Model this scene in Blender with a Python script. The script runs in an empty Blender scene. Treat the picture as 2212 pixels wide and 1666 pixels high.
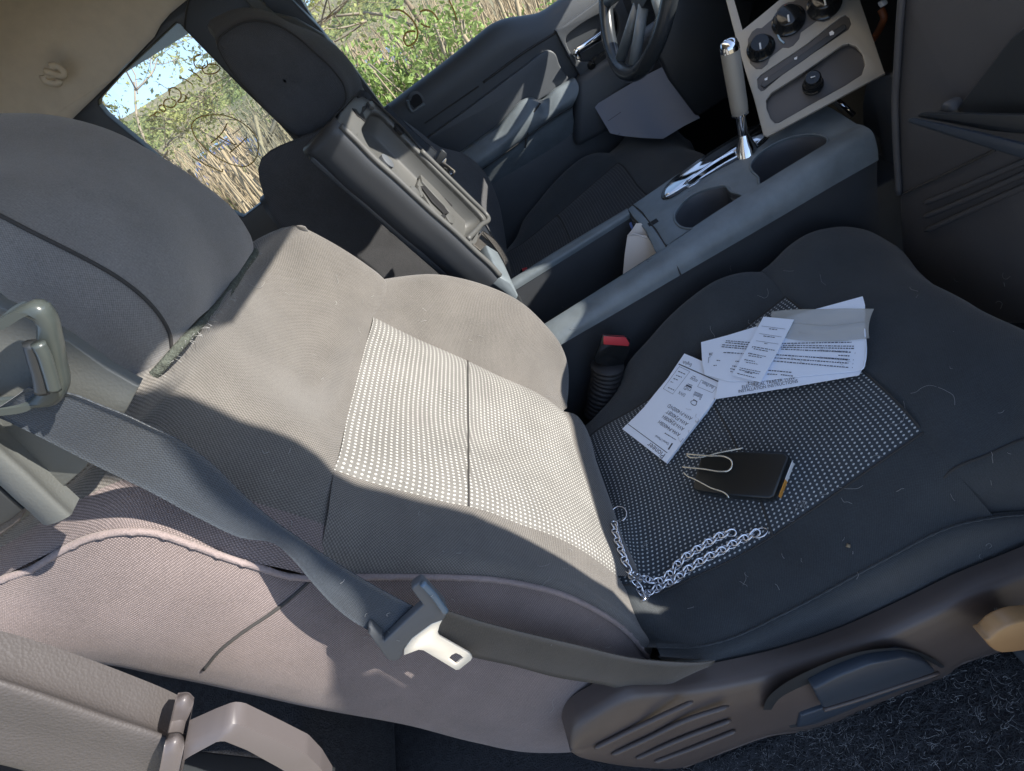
import bpy, bmesh, math, random
import numpy as np
from mathutils import Vector, Matrix
random.seed(7)
sc = bpy.context.scene
COL = sc.collection
# ------------------------------------------------------------------ camera
CX, CY, CZ = 0.0572, -0.5971, 1.0418
YAW, PIT, ROL, FOC = -0.1391, -0.6605, -0.553, 1278.3
O = np.array([CX, CY, CZ])
fw = np.array([math.cos(PIT)*math.sin(YAW), math.cos(PIT)*math.cos(YAW), math.sin(PIT)])
r0 = np.array([math.cos(YAW), -math.sin(YAW), 0]); u0 = np.cross(r0, fw)
RV = r0*math.cos(ROL)+u0*math.sin(ROL); UV_ = -r0*math.sin(ROL)+u0*math.cos(ROL)
cam = bpy.data.cameras.new('camera'); camo = bpy.data.objects.new('camera', cam); COL.objects.link(camo)
M = Matrix(((RV[0], UV_[0], -fw[0], CX), (RV[1], UV_[1], -fw[1], CY), (RV[2], UV_[2], -fw[2], CZ), (0, 0, 0, 1)))
camo.matrix_world = M
cam.sensor_width = 36; cam.lens = 36*FOC/2212; cam.clip_start = 0.01; cam.clip_end = 500
sc.camera = camo
# image pixels turned into points
def ray(x, y): return fw + RV*(x-1106)/FOC - UV_*(y-833)/FOC
def P(x, y, ax, v):
    d = ray(x, y); i = 'xyz'.index(ax); return O + d*(v-O[i])/d[i]
def PD(x, y, dep): return O+ray(x, y)*dep
def PL(x, y, pl):
    p, n = pl; d = ray(x, y); return O + d*(np.dot(p-O, n)/np.dot(d, n))
def plane3(a, b, c):
    n = np.cross(np.array(b)-a, np.array(c)-a); n = n/np.linalg.norm(n)
    if np.dot(n, O-np.array(a)) < 0: n = -n
    return (np.array(a, float), n)
def planeax(ax, v):
    n = np.zeros(3); i = 'xyz'.index(ax); n[i] = 1; p = n*v
    if O[i] < v: n = -n
    return (p, n)
def cv(o, s, pts): return [(o[0]+s*p[0], o[1]+s*p[1]) + tuple(p[2:]) for p in pts]
def Y(pts, v=None, ax='y'): return np.array([P(p[0], p[1], ax, p[2] if len(p) > 2 else v) for p in pts])
Q1 = lambda *p: cv((0, 0), 1/3, p); Q2 = lambda *p: cv((737.3, 0), 1/3, p); Q3 = lambda *p: cv((1474.7, 0), 1/3, p)
R1 = lambda *p: cv((0, 555.3), 1/3, p); R2 = lambda *p: cv((737.3, 555.3), 1/3, p); R3 = lambda *p: cv((1474.7, 555.3), 1/3, p)
S1 = lambda *p: cv((0, 1110.7), 1/3, p); S2 = lambda *p: cv((737.3, 1110.7), 1/3, p); S3 = lambda *p: cv((1474.7, 1110.7), 1/3, p)
LD = lambda *p: cv((677.7, 178.9), .2669, p); CN = lambda *p: cv((1084.3, 379.5), .3922, p)
PP = lambda *p: cv((1328.3, 623.5), .2696, p); CH = lambda *p: cv((1274.1, 1057.2), .1961, p)
MN = lambda *p: cv((1328.3, 748.2), .15625, p); CL = lambda *p: cv((1545.2, 0), .1757, p)
DR = lambda *p: cv((1138.6, 0), .1961, p); WN = lambda *p: cv((542.2, 0), .3187, p)
TR = lambda *p: cv((1843.4, 1192.8), .1692, p); TG = lambda *p: cv((786.2, 1219.9), .1471, p)
BP = lambda *p: cv((0, 623.5), .2929, p)
# ------------------------------------------------------------------ curves and surfaces
def herm(Pt, T, tq):
    Pt = np.asarray(Pt, float); n = len(Pt)
    m = np.zeros_like(Pt)
    for i in range(n):
        if i == 0: m[i] = (Pt[1]-Pt[0])/(T[1]-T[0])
        elif i == n-1: m[i] = (Pt[-1]-Pt[-2])/(T[-1]-T[-2])
        else:
            a = (Pt[i]-Pt[i-1])/(T[i]-T[i-1]); b = (Pt[i+1]-Pt[i])/(T[i+1]-T[i]); h0 = T[i]-T[i-1]; h1 = T[i+1]-T[i]
            m[i] = (a*h1+b*h0)/(h0+h1)
    k = np.clip(np.searchsorted(T, tq, side='right')-1, 0, n-2)
    h = (T[k+1]-T[k]); s = (tq-T[k])/h; s = s[:, None]; h = h[:, None]
    return (2*s**3-3*s**2+1)*Pt[k]+(s**3-2*s**2+s)*h*m[k]+(-2*s**3+3*s**2)*Pt[k+1]+(s**3-s**2)*h*m[k+1]
def crs(Pt, n, cyc=False):
    Pt = np.asarray(Pt, float)
    if cyc: Pt = np.vstack([Pt[-2:], Pt, Pt[:3]])
    d = np.maximum(np.linalg.norm(np.diff(Pt, axis=0), axis=1), 1e-6)
    T = np.concatenate([[0], np.cumsum(d)])
    if cyc: lo, hi = T[2], T[-3]
    else: lo, hi = T[0], T[-1]
    if len(Pt) == 2: dense = Pt[0]+(Pt[1]-Pt[0])*np.linspace(0, 1, 50)[:, None]
    else: dense = herm(Pt, T, np.linspace(lo, hi, 400))
    L = np.concatenate([[0], np.cumsum(np.linalg.norm(np.diff(dense, axis=0), axis=1))])
    q = np.linspace(0, L[-1], n+1)[:-1] if cyc else np.linspace(0, L[-1], n)
    return np.stack([np.interp(q, L, dense[:, i]) for i in range(3)], 1)
def lin(Pt, n):
    Pt = np.asarray(Pt, float); L = np.concatenate([[0], np.cumsum(np.linalg.norm(np.diff(Pt, axis=0), axis=1))])
    q = np.linspace(0, L[-1], n); return np.stack([np.interp(q, L, Pt[:, i]) for i in range(3)], 1)
WARP = [None]
def mk(name, V, F, mat, parent=None, uv=None, smooth=True, fix=True):
    V = [tuple(v) for v in V]
    if WARP[0]: V = [WARP[0](v) for v in V]
    me = bpy.data.meshes.new(name); me.from_pydata(V, [], F); me.update()
    if uv is not None:
        l = me.uv_layers.new(name='UVMap')
        for lo in me.loops: l.data[lo.index].uv = uv[lo.vertex_index]
    if smooth:
        me.polygons.foreach_set('use_smooth', [True]*len(me.polygons))
    if mat: me.materials.append(mat)
    o = bpy.data.objects.new(name, me); COL.objects.link(o)
    if parent: attach(o, parent)
    return o
def attach(o, parent):
    o.parent = parent
    w = np.array([0., 0, 0]); q = parent
    while q: w += np.array(q.location); q = q.parent
    o.location = tuple(-w)
def grid(name, G, mat, parent=None, smooth=True, su=1., close=False, thick=None):
    nv, nu = G.shape[:2]
    du = np.linalg.norm(np.diff(G, axis=1), axis=2); dv = np.linalg.norm(np.diff(G, axis=0), axis=2)
    us = np.concatenate([[0], np.cumsum(du.mean(0))]); vs = np.concatenate([[0], np.cumsum(dv.mean(1))])
    uv = [(us[i], vs[j]) for j in range(nv) for i in range(nu)]
    V = list(G.reshape(-1, 3)); F = []
    for j in range(nv-1):
        for i in range(nu-1):
            a = j*nu+i; F.append((a, a+1, a+nu+1, a+nu))
    if thick is not None:
        n0 = len(V); t = np.array(thick); V += [v+t for v in G.reshape(-1, 3)]; uv = uv+uv
        F += [tuple(n0+k for k in f[::-1]) for f in F]
        bd = [i for i in range(nu)]+[j*nu+nu-1 for j in range(1, nv)]+[(nv-1)*nu+i for i in range(nu-2, -1, -1)]+[j*nu for j in range(nv-2, 0, -1)]
        for k in range(len(bd)):
            a, b = bd[k], bd[(k+1) % len(bd)]; F.append((a, b, b+n0, a+n0))
    return mk(name, V, F, mat, parent, uv, smooth)
def loftG(curves, nu, nv, cyc=False):
    C = np.array([crs(c, nu, cyc) for c in curves])
    if len(C) == 2: 
        s = np.linspace(0, 1, nv)[:, None, None]; return C[0]*(1-s)+C[1]*s
    d = np.linalg.norm(np.diff(C, axis=0), axis=2).mean(1); T = np.concatenate([[0], np.cumsum(np.maximum(d, 1e-5))])
    tq = np.linspace(0, T[-1], nv)
    return np.stack([herm(C[:, i], T, tq) for i in range(nu)], 1)
def loft(name, curves, nu, nv, mat, parent=None, **k): return grid(name, loftG(curves, nu, nv), mat, parent, **k)
def tubegeo(pts, r, seg=8, cyc=False, caps=True, flat=None):
    pts = np.asarray(pts, float); n = len(pts)
    if cyc: tg = np.roll(pts, -1, 0)-np.roll(pts, 1, 0)
    else: tg = np.gradient(pts, axis=0)
    tg /= np.maximum(np.linalg.norm(tg, axis=1)[:, None], 1e-9)
    a = np.array([0, 0, 1.]) if abs(tg[0][2]) < .9 else np.array([1., 0, 0])
    nn = np.cross(tg[0], a); nn /= np.linalg.norm(nn)
    V = []; F = []
    for i in range(n):
        nn = nn-tg[i]*np.dot(nn, tg[i]); nn /= np.linalg.norm(nn); b = np.cross(tg[i], nn)
        rr = r[i] if hasattr(r, '__len__') else r
        for k in range(seg):
            t = 2*math.pi*k/seg
            V.append(pts[i]+rr*(nn*math.cos(t)+b*math.sin(t)))
    m = n if cyc else n-1
    for i in range(m):
        j = (i+1) % n
        for k in range(seg):
            F.append((i*seg+k, i*seg+(k+1) % seg, j*seg+(k+1) % seg, j*seg+k))
    if not cyc and caps:
        F.append(tuple(range(seg))[::-1]); F.append(tuple((n-1)*seg+k for k in range(seg)))
    return V, F
def tube(name, pts, r, mat, parent=None, seg=8, cyc=False, n=None):
    if n: pts = crs(pts, n, cyc)
    V, F = tubegeo(pts, r, seg, cyc); return mk(name, V, F, mat, parent)
def tubes(name, L, mat, parent=None, seg=4):
    V = []; F = []
    for pts, r in L:
        v, f = tubegeo(pts, r, seg); k = len(V); V += v; F += [tuple(i+k for i in q) for q in f]
    return mk(name, V, F, mat, parent)
def bevel_me(o, w, seg=2, ang=40):
    bm = bmesh.new(); bm.from_mesh(o.data); bmesh.ops.recalc_face_normals(bm, faces=bm.faces)
    e = [x for x in bm.edges if len(x.link_faces) == 2 and x.calc_face_angle(0) > math.radians(ang)]
    if w > 0: bmesh.ops.bevel(bm, geom=e, offset=w, segments=seg, affect='EDGES', profile=.5, clamp_overlap=True)
    for f in bm.faces: f.smooth = True
    for x in bm.edges: 
        x.smooth = not (len(x.link_faces) == 2 and x.calc_face_angle(0) > math.radians(50))
    bm.to_mesh(o.data); bm.free(); return o
def prism(name, front, depth, mat, parent=None, bev=.002, seg=2):
    """front: 3D outline, depth: extrusion vector or second outline"""
    front = [np.array(p) for p in front]; n = len(front)
    if hasattr(depth[0], '__len__'): back = [np.array(p) for p in depth]
    else: back = [p+np.array(depth) for p in front]
    F = [tuple(range(n)), tuple(range(2*n-1, n-1, -1))]+[((i+1) % n, i, n+i, n+(i+1) % n) for i in range(n)]
    return bevel_me(mk(name, front+back, F, mat, parent, smooth=False), bev, seg)
def plate(name, pl, outer, holes, thick, mat, parent=None, bev=.001, smooth=0, sh=0, off=0.):
    """flat plate on plane pl with holes"""
    p0, n = pl; p0 = p0+n*off; pl = (p0, n)
    ex = np.cross([0, 0, 1.], n); 
    if np.linalg.norm(ex) < .2: ex = np.cross([0, 1., 0], n)
    ex /= np.linalg.norm(ex); ey = np.cross(n, ex)
    cu = bpy.data.curves.new(name, 'CURVE'); cu.dimensions = '2D'; cu.fill_mode = 'BOTH'; cu.resolution_u = 1
    for k, ol in enumerate([outer]+list(holes)):
        pts = np.array([p if len(p) == 3 else PL(p[0], p[1], pl) for p in ol])
        s = smooth if k == 0 else sh
        if s: pts = crs(pts, s, True)
        sp = cu.splines.new('POLY'); sp.points.add(len(pts)-1); sp.use_cyclic_u = True
        for i, q in enumerate(pts): d = q-p0; sp.points[i].co = (np.dot(d, ex), np.dot(d, ey), 0, 1)
    cu.extrude = max(thick/2-bev, 1e-5); cu.bevel_depth = bev; cu.bevel_resolution = 2; cu.offset = -bev
    ob = bpy.data.objects.new('t', cu); me = bpy.data.meshes.new_from_object(ob)
    bpy.data.objects.remove(ob); bpy.data.curves.remove(cu)
    V = [p0+ex*v.co.x+ey*v.co.y+n*(v.co.z-thick/2) for v in me.vertices]; F = [tuple(f.vertices) for f in me.polygons]
    bpy.data.meshes.remove(me)
    o = mk(name, V, F, mat, parent, smooth=False)
    bm = bmesh.new(); bm.from_mesh(o.data); bmesh.ops.remove_doubles(bm, verts=bm.verts, dist=1e-5); bmesh.ops.recalc_face_normals(bm, faces=bm.faces)
    for f in bm.faces: f.smooth = True
    for x in bm.edges: x.smooth = not (len(x.link_faces) == 2 and x.calc_face_angle(0) > math.radians(35))
    bm.to_mesh(o.data); bm.free()
    return o
def lathe(name, c, axis, prof, mat, parent=None, seg=32, rib=None):
    axis = np.array(axis, float); axis /= np.linalg.norm(axis)
    a = np.cross(axis, [0, 0, 1.]); 
    if np.linalg.norm(a) < .1: a = np.cross(axis, [1., 0, 0])
    a /= np.linalg.norm(a); b = np.cross(axis, a); c = np.array(c)
    V = []; F = []
    for r, h in prof:
        for k in range(seg):
            t = 2*math.pi*k/seg; rr = r
            if rib: rr = r*(1+rib*(1 if (k % 4) < 2 else -1))
            V.append(c+axis*h+rr*(a*math.cos(t)+b*math.sin(t)))
    for i in range(len(prof)-1):
        for k in range(seg):
            F.append((i*seg+k, i*seg+(k+1) % seg, (i+1)*seg+(k+1) % seg, (i+1)*seg+k))
    F.append(tuple(range(seg))[::-1]); F.append(tuple((len(prof)-1)*seg+k for k in range(seg)))
    return bevel_me(mk(name, V, F, mat, parent), 0)
def thing(name, label, cat, loc=(0, 0, 0), group=None):
    o = bpy.data.objects.new(name, None); o.empty_display_size = .05; o.location = tuple(float(x) for x in loc); COL.objects.link(o)
    return tag(o, label, cat, group)
def tag(o, label, cat, group=None, kind=None):
    if label: o['label'] = label
    if cat: o['category'] = cat
    if group: o['group'] = group
    if kind: o['kind'] = kind
    return o
def struct(o): o['kind'] = 'structure'; return o
# ------------------------------------------------------------------ materials
def nt(name):
    m = bpy.data.materials.new(name); m.use_nodes = True; t = m.node_tree; b = t.nodes['Principled BSDF']; return m, t, b
def N(t, ty, **k):
    n = t.nodes.new(ty)
    for a, v in k.items():
        if a.startswith('i_'): n.inputs[a[2:].replace('_', ' ')].default_value = v
        else: setattr(n, a, v)
    return n
def mat(name, col, rough=.5, metal=0, bump=None, var=0, vscale=8, spec=.5, coat=0, sheen=0, rvar=0):
    """bump=(kind, scale, strength, distance)"""
    m, t, b = nt(name); c = tuple(col)+(1,)
    b.inputs['Base Color'].default_value = c; b.inputs['Roughness'].default_value = rough; b.inputs['Metallic'].default_value = metal
    b.inputs['Specular IOR Level'].default_value = spec; b.inputs['Coat Weight'].default_value = coat
    if sheen: b.inputs['Sheen Weight'].default_value = sheen; b.inputs['Sheen Roughness'].default_value = .4
    tc = N(t, 'ShaderNodeTexCoord')
    if var:
        n = N(t, 'ShaderNodeTexNoise'); n.inputs['Scale'].default_value = vscale; n.inputs['Detail'].default_value = 6; n.inputs['Roughness'].default_value = .65
        t.links.new(tc.outputs['Object'], n.inputs['Vector'])
        r = N(t, 'ShaderNodeMapRange'); r.inputs['From Min'].default_value = .3; r.inputs['From Max'].default_value = .7
        r.inputs['To Min'].default_value = 1-var; r.inputs['To Max'].default_value = 1+var
        t.links.new(n.outputs['Fac'], r.inputs['Value'])
        x = N(t, 'ShaderNodeVectorMath', operation='SCALE'); x.inputs[0].default_value = col; t.links.new(r.outputs[0], x.inputs['Scale'])
        t.links.new(x.outputs[0], b.inputs['Base Color'])
        if rvar:
            r2 = N(t, 'ShaderNodeMapRange'); r2.inputs['From Min'].default_value = .3; r2.inputs['From Max'].default_value = .7
            r2.inputs['To Min'].default_value = rough-rvar; r2.inputs['To Max'].default_value = rough+rvar
            t.links.new(n.outputs['Fac'], r2.inputs['Value']); t.links.new(r2.outputs[0], b.inputs['Roughness'])
    if bump:
        kind, s, st, ds = bump
        if kind == 'noise': n = N(t, 'ShaderNodeTexNoise'); n.inputs['Detail'].default_value = 3; out = 'Fac'
        else: n = N(t, 'ShaderNodeTexVoronoi'); out = 'Distance'
        n.inputs['Scale'].default_value = s; t.links.new(tc.outputs['Object'], n.inputs['Vector'])
        bu = N(t, 'ShaderNodeBump'); bu.inputs['Strength'].default_value = st; bu.inputs['Distance'].default_value = ds
        t.links.new(n.outputs[out], bu.inputs['Height']); t.links.new(bu.outputs[0], b.inputs['Normal'])
    return m
def fabric(name, col, dot=None, pitch=(.0021, .0021), hi=1.6, lo=.75, thr=.25, bump=.6, sheen=.3):
    """woven cloth; UV in metres. dot: colour of the pale dots"""
    m, t, b = nt(name); b.inputs['Roughness'].default_value = .9; b.inputs['Specular IOR Level'].default_value = .25
    b.inputs['Sheen Weight'].default_value = sheen; b.inputs['Sheen Roughness'].default_value = .5
    uv = N(t, 'ShaderNodeUVMap'); sx = N(t, 'ShaderNodeSeparateXYZ'); t.links.new(uv.outputs[0], sx.inputs[0])
    cs = []
    for k in (0, 1):
        q = N(t, 'ShaderNodeMath', operation='MULTIPLY'); q.inputs[1].default_value = math.pi*2/pitch[k]/ (1 if dot is None else 1)
        t.links.new(sx.outputs[k], q.inputs[0]); c = N(t, 'ShaderNodeMath', operation='COSINE'); t.links.new(q.outputs[0], c.inputs[0]); cs.append(c)
    pr = N(t, 'ShaderNodeMath', operation='ADD' if dot else 'MULTIPLY'); t.links.new(cs[0].outputs[0], pr.inputs[0]); t.links.new(cs[1].outputs[0], pr.inputs[1])
    mr = N(t, 'ShaderNodeMapRange', interpolation_type='SMOOTHSTEP'); mr.inputs['From Min'].default_value = thr; mr.inputs['From Max'].default_value = thr+(.5 if dot else .35)
    t.links.new(pr.outputs[0], mr.inputs['Value'])
    tc = N(t, 'ShaderNodeTexCoord')
    n = N(t, 'ShaderNodeTexNoise'); n.inputs['Scale'].default_value = 14; n.inputs['Detail'].default_value = 8; n.inputs['Roughness'].default_value = .7
    t.links.new(tc.outputs['Object'], n.inputs['Vector'])
    n2 = N(t, 'ShaderNodeTexNoise'); n2.inputs['Scale'].default_value = 700; n2.inputs['Detail'].default_value = 2
    t.links.new(tc.outputs['Object'], n2.inputs['Vector'])
    mix = N(t, 'ShaderNodeMix', data_type='RGBA'); t.links.new(mr.outputs[0], mix.inputs['Factor'])
    d = dot if dot else tuple(c*hi for c in col)
    l0 = col if dot else tuple(c*lo for c in col)
    mix.inputs[6].default_value = tuple(l0)+(1,); mix.inputs[7].default_value = tuple(d)+(1,)
    ad = N(t, 'ShaderNodeMath', operation='ADD'); t.links.new(n.outputs['Fac'], ad.inputs[0]); t.links.new(n2.outputs['Fac'], ad.inputs[1])
    r = N(t, 'ShaderNodeMapRange'); r.inputs['From Min'].default_value = .6; r.inputs['From Max'].default_value = 1.4; r.inputs['To Min'].default_value = .72; r.inputs['To Max'].default_value = 1.3
    t.links.new(ad.outputs[0], r.inputs['Value'])
    x = N(t, 'ShaderNodeVectorMath', operation='SCALE'); t.links.new(mix.outputs[2], x.inputs[0]); t.links.new(r.outputs[0], x.inputs['Scale'])
    t.links.new(x.outputs[0], b.inputs['Base Color'])
    bu = N(t, 'ShaderNodeBump'); bu.inputs['Strength'].default_value = bump; bu.inputs['Distance'].default_value = .0008
    a2 = N(t, 'ShaderNodeMath', operation='MULTIPLY_ADD'); a2.inputs[1].default_value = .8; t.links.new(n2.outputs['Fac'], a2.inputs[0]); t.links.new(mr.outputs[0], a2.inputs[2])
    t.links.new(a2.outputs[0], bu.inputs['Height']); t.links.new(bu.outputs[0], b.inputs['Normal'])
    return m
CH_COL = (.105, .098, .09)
M_fab = fabric('charcoal_fabric', (.115, .106, .095), hi=1.45, lo=.75, pitch=(.0032, .0032), thr=-.1)
M_side = fabric('lit_side_fabric', (.158, .128, .122), hi=1.5, lo=.75, pitch=(.0028, .0028), thr=-.1, bump=.8, sheen=.15)  # seat cloth with the pink of the side light put into its colour
M_head = fabric('headrest_fabric', (.17, .165, .16), hi=1.2, lo=.85, pitch=(.0018, .0018), thr=-.1, bump=.3)
M_ins = fabric('sunlit_insert_fabric', (.145, .14, .13), dot=(.45, .44, .41), pitch=(.0066, .0054), thr=.85, bump=.5, sheen=.1)  # dotted cloth lightened for the sun falling on the backrest
M_insd = fabric('shaded_insert_fabric', (.045, .052, .06), dot=(.46, .48, .48), pitch=(.0068, .0056), thr=.95, bump=.5, sheen=.1)  # darker copy of the same dotted cloth for the shaded cushion
M_cush = fabric('cushion_fabric', (.040, .045, .049), hi=1.25, lo=.85, pitch=(.0024, .0024), thr=-.1, bump=.4, sheen=.2)  # darker, bluer copy of the seat cloth, shade put into its colour
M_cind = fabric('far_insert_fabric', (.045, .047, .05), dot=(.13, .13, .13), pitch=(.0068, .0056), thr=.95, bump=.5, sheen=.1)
M_belt = fabric('webbing', (.038, .046, .057), hi=1.3, lo=.8, pitch=(.006, .0016), thr=-.2, bump=.5, sheen=.2)
M_seam = mat('seam_thread', (.04, .038, .036), .9)
M_hem = mat('fuzzy_hem', (.075, .085, .07), .95, bump=('noise', 500, 1, .003), var=.4, vscale=200)
M_plas = mat('dark_plastic', (.045, .049, .055), .45, bump=('noise', 900, .15, .0006), var=.12, vscale=5)
M_blk = mat('black_plastic', (.026, .029, .032), .4, bump=('noise', 700, .1, .0005))
M_gloss = mat('gloss_black', (.012, .013, .014), .15)
M_con = mat('console_plastic', (.145, .17, .185), .38, bump=('noise', 1200, .15, .0004), var=.24, vscale=14, rvar=.12)
M_lid = mat('lid_plastic', (.085, .086, .082), .5, bump=('noise', 1100, .25, .0006), var=.08)
M_door = mat('door_plastic', (.065, .072, .08), .5, bump=('noise', 600, .25, .0006), var=.1, vscale=4)
M_trim = mat('seat_trim_plastic', (.085, .066, .058), .42, bump=('noise', 1000, .15, .0004), var=.12, vscale=6)
M_trimb = mat('seat_trim_upper', (.035, .045, .060), .4, bump=('noise', 1000, .1, .0004))  # blue of the sky reflection on the upward trim put into the colour
M_silver = mat('satin_silver', (.33, .31, .27), .42, metal=.15, var=.05, vscale=5)
M_chrome = mat('chrome', (.75, .76, .78), .07, metal=1)
M_steel = mat('chain_steel', (.80, .81, .85), .22, metal=1)
M_tong = mat('tongue_steel', (.85, .80, .70), .4, metal=.3)
M_grey = mat('grey_plastic', (.10, .108, .118), .5, bump=('noise', 900, .1, .0004))
M_pil = mat('pillar_trim', (.105, .11, .105), .55, bump=('noise', 500, .4, .0006), var=.05)
M_arm = mat('grained_trim', (.075, .068, .067), .5, bump=('voronoi', 420, .5, .0007), var=.08)
M_liner = mat('headliner_cloth', (.74, .65, .52), .95, bump=('noise', 400, .3, .001), var=.05, vscale=30)
M_carpet = mat('carpet', (.022, .022, .025), .95, bump=('noise', 350, 1, .004), var=.5, vscale=90)
M_paper = mat('paper', (.84, .90, 1.0), .7, var=.02, vscale=15)
M_ink = mat('ink', (.06, .065, .09), .7)
M_red = mat('red_plastic', (.55, .05, .06), .4)
M_org = mat('orange_print', (.6, .27, .04), .5)
M_wht = mat('white_label', (.75, .77, .78), .5)
M_hair = mat('pet_hair', (.34, .34, .33), .8)
M_hole = mat('deep_black', (.006, .006, .007), .7)  # stands in for the shade inside slots, holes and recesses; also one black stop
M_rubber = mat('rubber', (.02, .02, .022), .6)
M_tan = mat('lit_knob_face', (.38, .22, .10), .4)  # warm light on the knob front put into its colour
M_marker = mat('window_marker', (.70, .42, .08), .6)
# ------------------------------------------------------------------ front seats
def bulge(C, vec, amp):
    n = len(C); s = np.sin(np.linspace(0, math.pi, n))[:, None]; return C+np.array(vec)*s*amp
pip_l = [(-40,1270),(0,1250),(67,1227),(133,1187),(200,1157),(267,1145),(333,1147),(400,1168),(500,1204),(567,1224),(617,1240),(672,1246)]
pip_r = [(672,1246),(730,1244),(787,1243),(871,1243),(971,1244),(1054,1248),(1137,1261),(1204,1278),(1271,1307),(1321,1337),(1354,1364),(1387,1404),(1403,1424)]
insD = [(805.6,685),(894,729),(1004,777),(1070.6,809),(1170.6,855),(1217,889)]
insP = [(722,1015),(781,1035),(837,1052),(904,1069),(971,1086),(1010,1093),(1054,1105),(1120,1131),(1187,1154),(1254,1187),(1304,1221),(1334,1244)]
def seat_geometry(root, driver=False):
    Yd = .145
    # ---- upper panel of the backrest
    rows = [[(662,503,.195),(618,491,.17),(580,508,.142),(545,545,.112),(480,640,.0),(400,735,-.1),(297,835,-.165),(272,890,-.19),(185,1012,-.22),(100,1085,-.235),(0,1172,-.243),(-60,1278,-.24)],
            [(660,497,.205),(570,570,.13),(510,680,0),(430,810,-.11),(350,900,-.165),(300,985,-.2),(240,1070,-.225),(200,1157,-.24)],
            [(720,530,.225),(640,620,.14),(590,760,0),(520,900,-.13),(440,1000,-.18),(370,1090,-.22),(333,1147,-.24)],
            [(780,570,.24),(740,660,.145),(690,820,0),(640,970,-.155),(570,1080,-.2),(530,1150,-.225),(500,1204,-.24)],
            [(820,605,.25),(806,685,.145),(765,850,0),(722,1015,-.16),(710,1110,-.2),(690,1190,-.23),(672,1246,-.24)]]
    R0 = [Y(r) for r in rows]; r4 = R0[4]; R0[4] = np.vstack([r4[:2]]+[r4[1]+(r4[3]-r4[1])*q_ for q_ in (.2, .4, .6, .8)]+[r4[3:]]); R0.append(R0[-1]+np.array([.0015, 0, -.012]))
    R0 = [np.vstack([r_[:1]+np.array([[-.05, -.004, -.02]]), r_[:1]+np.array([[-.018, .004, -.004]]), r_]) for r_ in R0]
    top = R0[0].copy(); top2 = top+np.array([-.05, 0, .0]); top3 = top+np.array([-.11, 0, -.03])
    back_top = loft('backrest', [top3, top2]+R0, 60, 44, M_fab, root); back_top.data.materials.append(M_side)
    for i_, f_ in enumerate(back_top.data.polygons):
        if i_ % 59 > 53: f_.material_index = 1  # strip by the piping takes the pinker cloth, a change of light painted in
    # ---- driver-side bolster
    silD = Y(R2((245,150),(400,125),(600,112),(800,145),(950,190),(1150,285),(1310,430),(1420,570),(1466,700),(1470,850),(1445,985)), .25)
    e1 = Y(insD, Yd); e0 = silD[-1:]*0
    silD = np.vstack([silD]); silD[-1] = P(1219, 884, 'y', .16)
    mid = (crs(silD, 30)*.45+crs(e1, 30)*.55)
    outer = crs(silD, 30)+np.array([-.06, .012, -.02]); outer2 = outer+np.array([-.09, -.02, -.03])
    loft('inner_bolster', [crs(e1, 30), bulge(mid, (.012, 0, .004), 1), crs(silD, 30), outer, outer2], 40, 30, M_fab, root)
    # ---- insert
    eP = Y(insP, -.16)
    A = crs(e1, 40); B = crs(eP, 40); C1 = bulge(A*.5+B*.5, (-.008, 0, -.003), 1)
    A2 = A*.97+B*.03; B2 = B*.97+A*.03
    gi = loftG([A, A2+np.array([.002, 0, .0008]), A*.75+B*.25, C1, B*.75+A*.25, B2+np.array([.002, 0, .0008]), B], 60, 50)
    grid('backrest_insert', gi, M_ins, root)
    k = 28
    def scr(X): d_ = X-O; z_ = d_@fw; return np.stack([1106+FOC*(d_@RV)/z_, 833-FOC*(d_@UV_)/z_], -1)
    sp2 = scr(gi); sl = []
    for j in range(50):
        t_ = j/49.; xs_ = sp2[j][:, 0]; kf = np.interp(1010.6+2*t_, xs_, np.arange(60)); k0 = min(int(kf), 58); q_ = gi[j][k0]*(1-kf+k0)+gi[j][k0+1]*(kf-k0); sl.append(q_+(O-q_)*.0008)
    sl = np.array(sl)
    tube('seam', sl, .0013, M_seam, root)
    # ---- roll under the insert
    b1 = gi[:, -1]; b2 = b1+np.array([.014, 0, -.016]); b3 = b1+np.array([.018, 0, -.06]); b4 = b1+np.array([-.01, 0, -.12])
    loft('backrest_base', [b1, b2, b3, b4], 40, 14, M_fab, root)
    # ---- passenger-side bolster
    P4 = Y(pip_r, -.24)
    pa = Y([(715,1062),(781,1090),(870,1118),(960,1138),(1054,1150),(1130,1172),(1200,1200),(1270,1240),(1330,1280),(1372,1310)], -.185)
    pb = Y([(705,1130),(781,1150),(870,1170),(960,1182),(1054,1194),(1140,1212),(1210,1238),(1280,1275),(1340,1318),(1396,1365)], -.212)
    pc = Y([(690,1195),(781,1200),(870,1208),(960,1212),(1054,1220),(1140,1236),(1210,1258),(1280,1290),(1345,1335),(1410,1396)], -.230)
    loft('outer_bolster', [crs(eP, 40), crs(pa, 40), crs(pb, 40), crs(pc, 40), crs(P4, 40)], 60, 26, M_fab, root)
    # ---- outer side
    PA = Y(pip_l[:-1]+pip_r, -.24)
    rear = [(-40,1362),(0,1366),(150,1385),(250,1400),(390,1438),(430,1446),(560,1476),(700,1510),(860,1546),(1010,1590),(1130,1613),(1200,1612),(1290,1600),(1400,1570)]
    RB = Y(rear, -.235)
    a = crs(PA, 60); b = crs(RB, 60)
    s1 = a+(b-a)*.04+np.array([0, -.006, 0]); s2 = a+(b-a)*.3+np.array([.004, -.028, 0]); s3 = a+(b-a)*.65+np.array([0, -.036, 0]); s4 = a+(b-a)*.93+np.array([0, -.018, 0])
    gs = loftG([a, s1, s2, s3, s4, b, b+np.array([-.02, .05, -.01]), b+np.array([-.03, .2, -.01])], 90, 50)
    grid('side_panel', gs, M_side, root)
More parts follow.
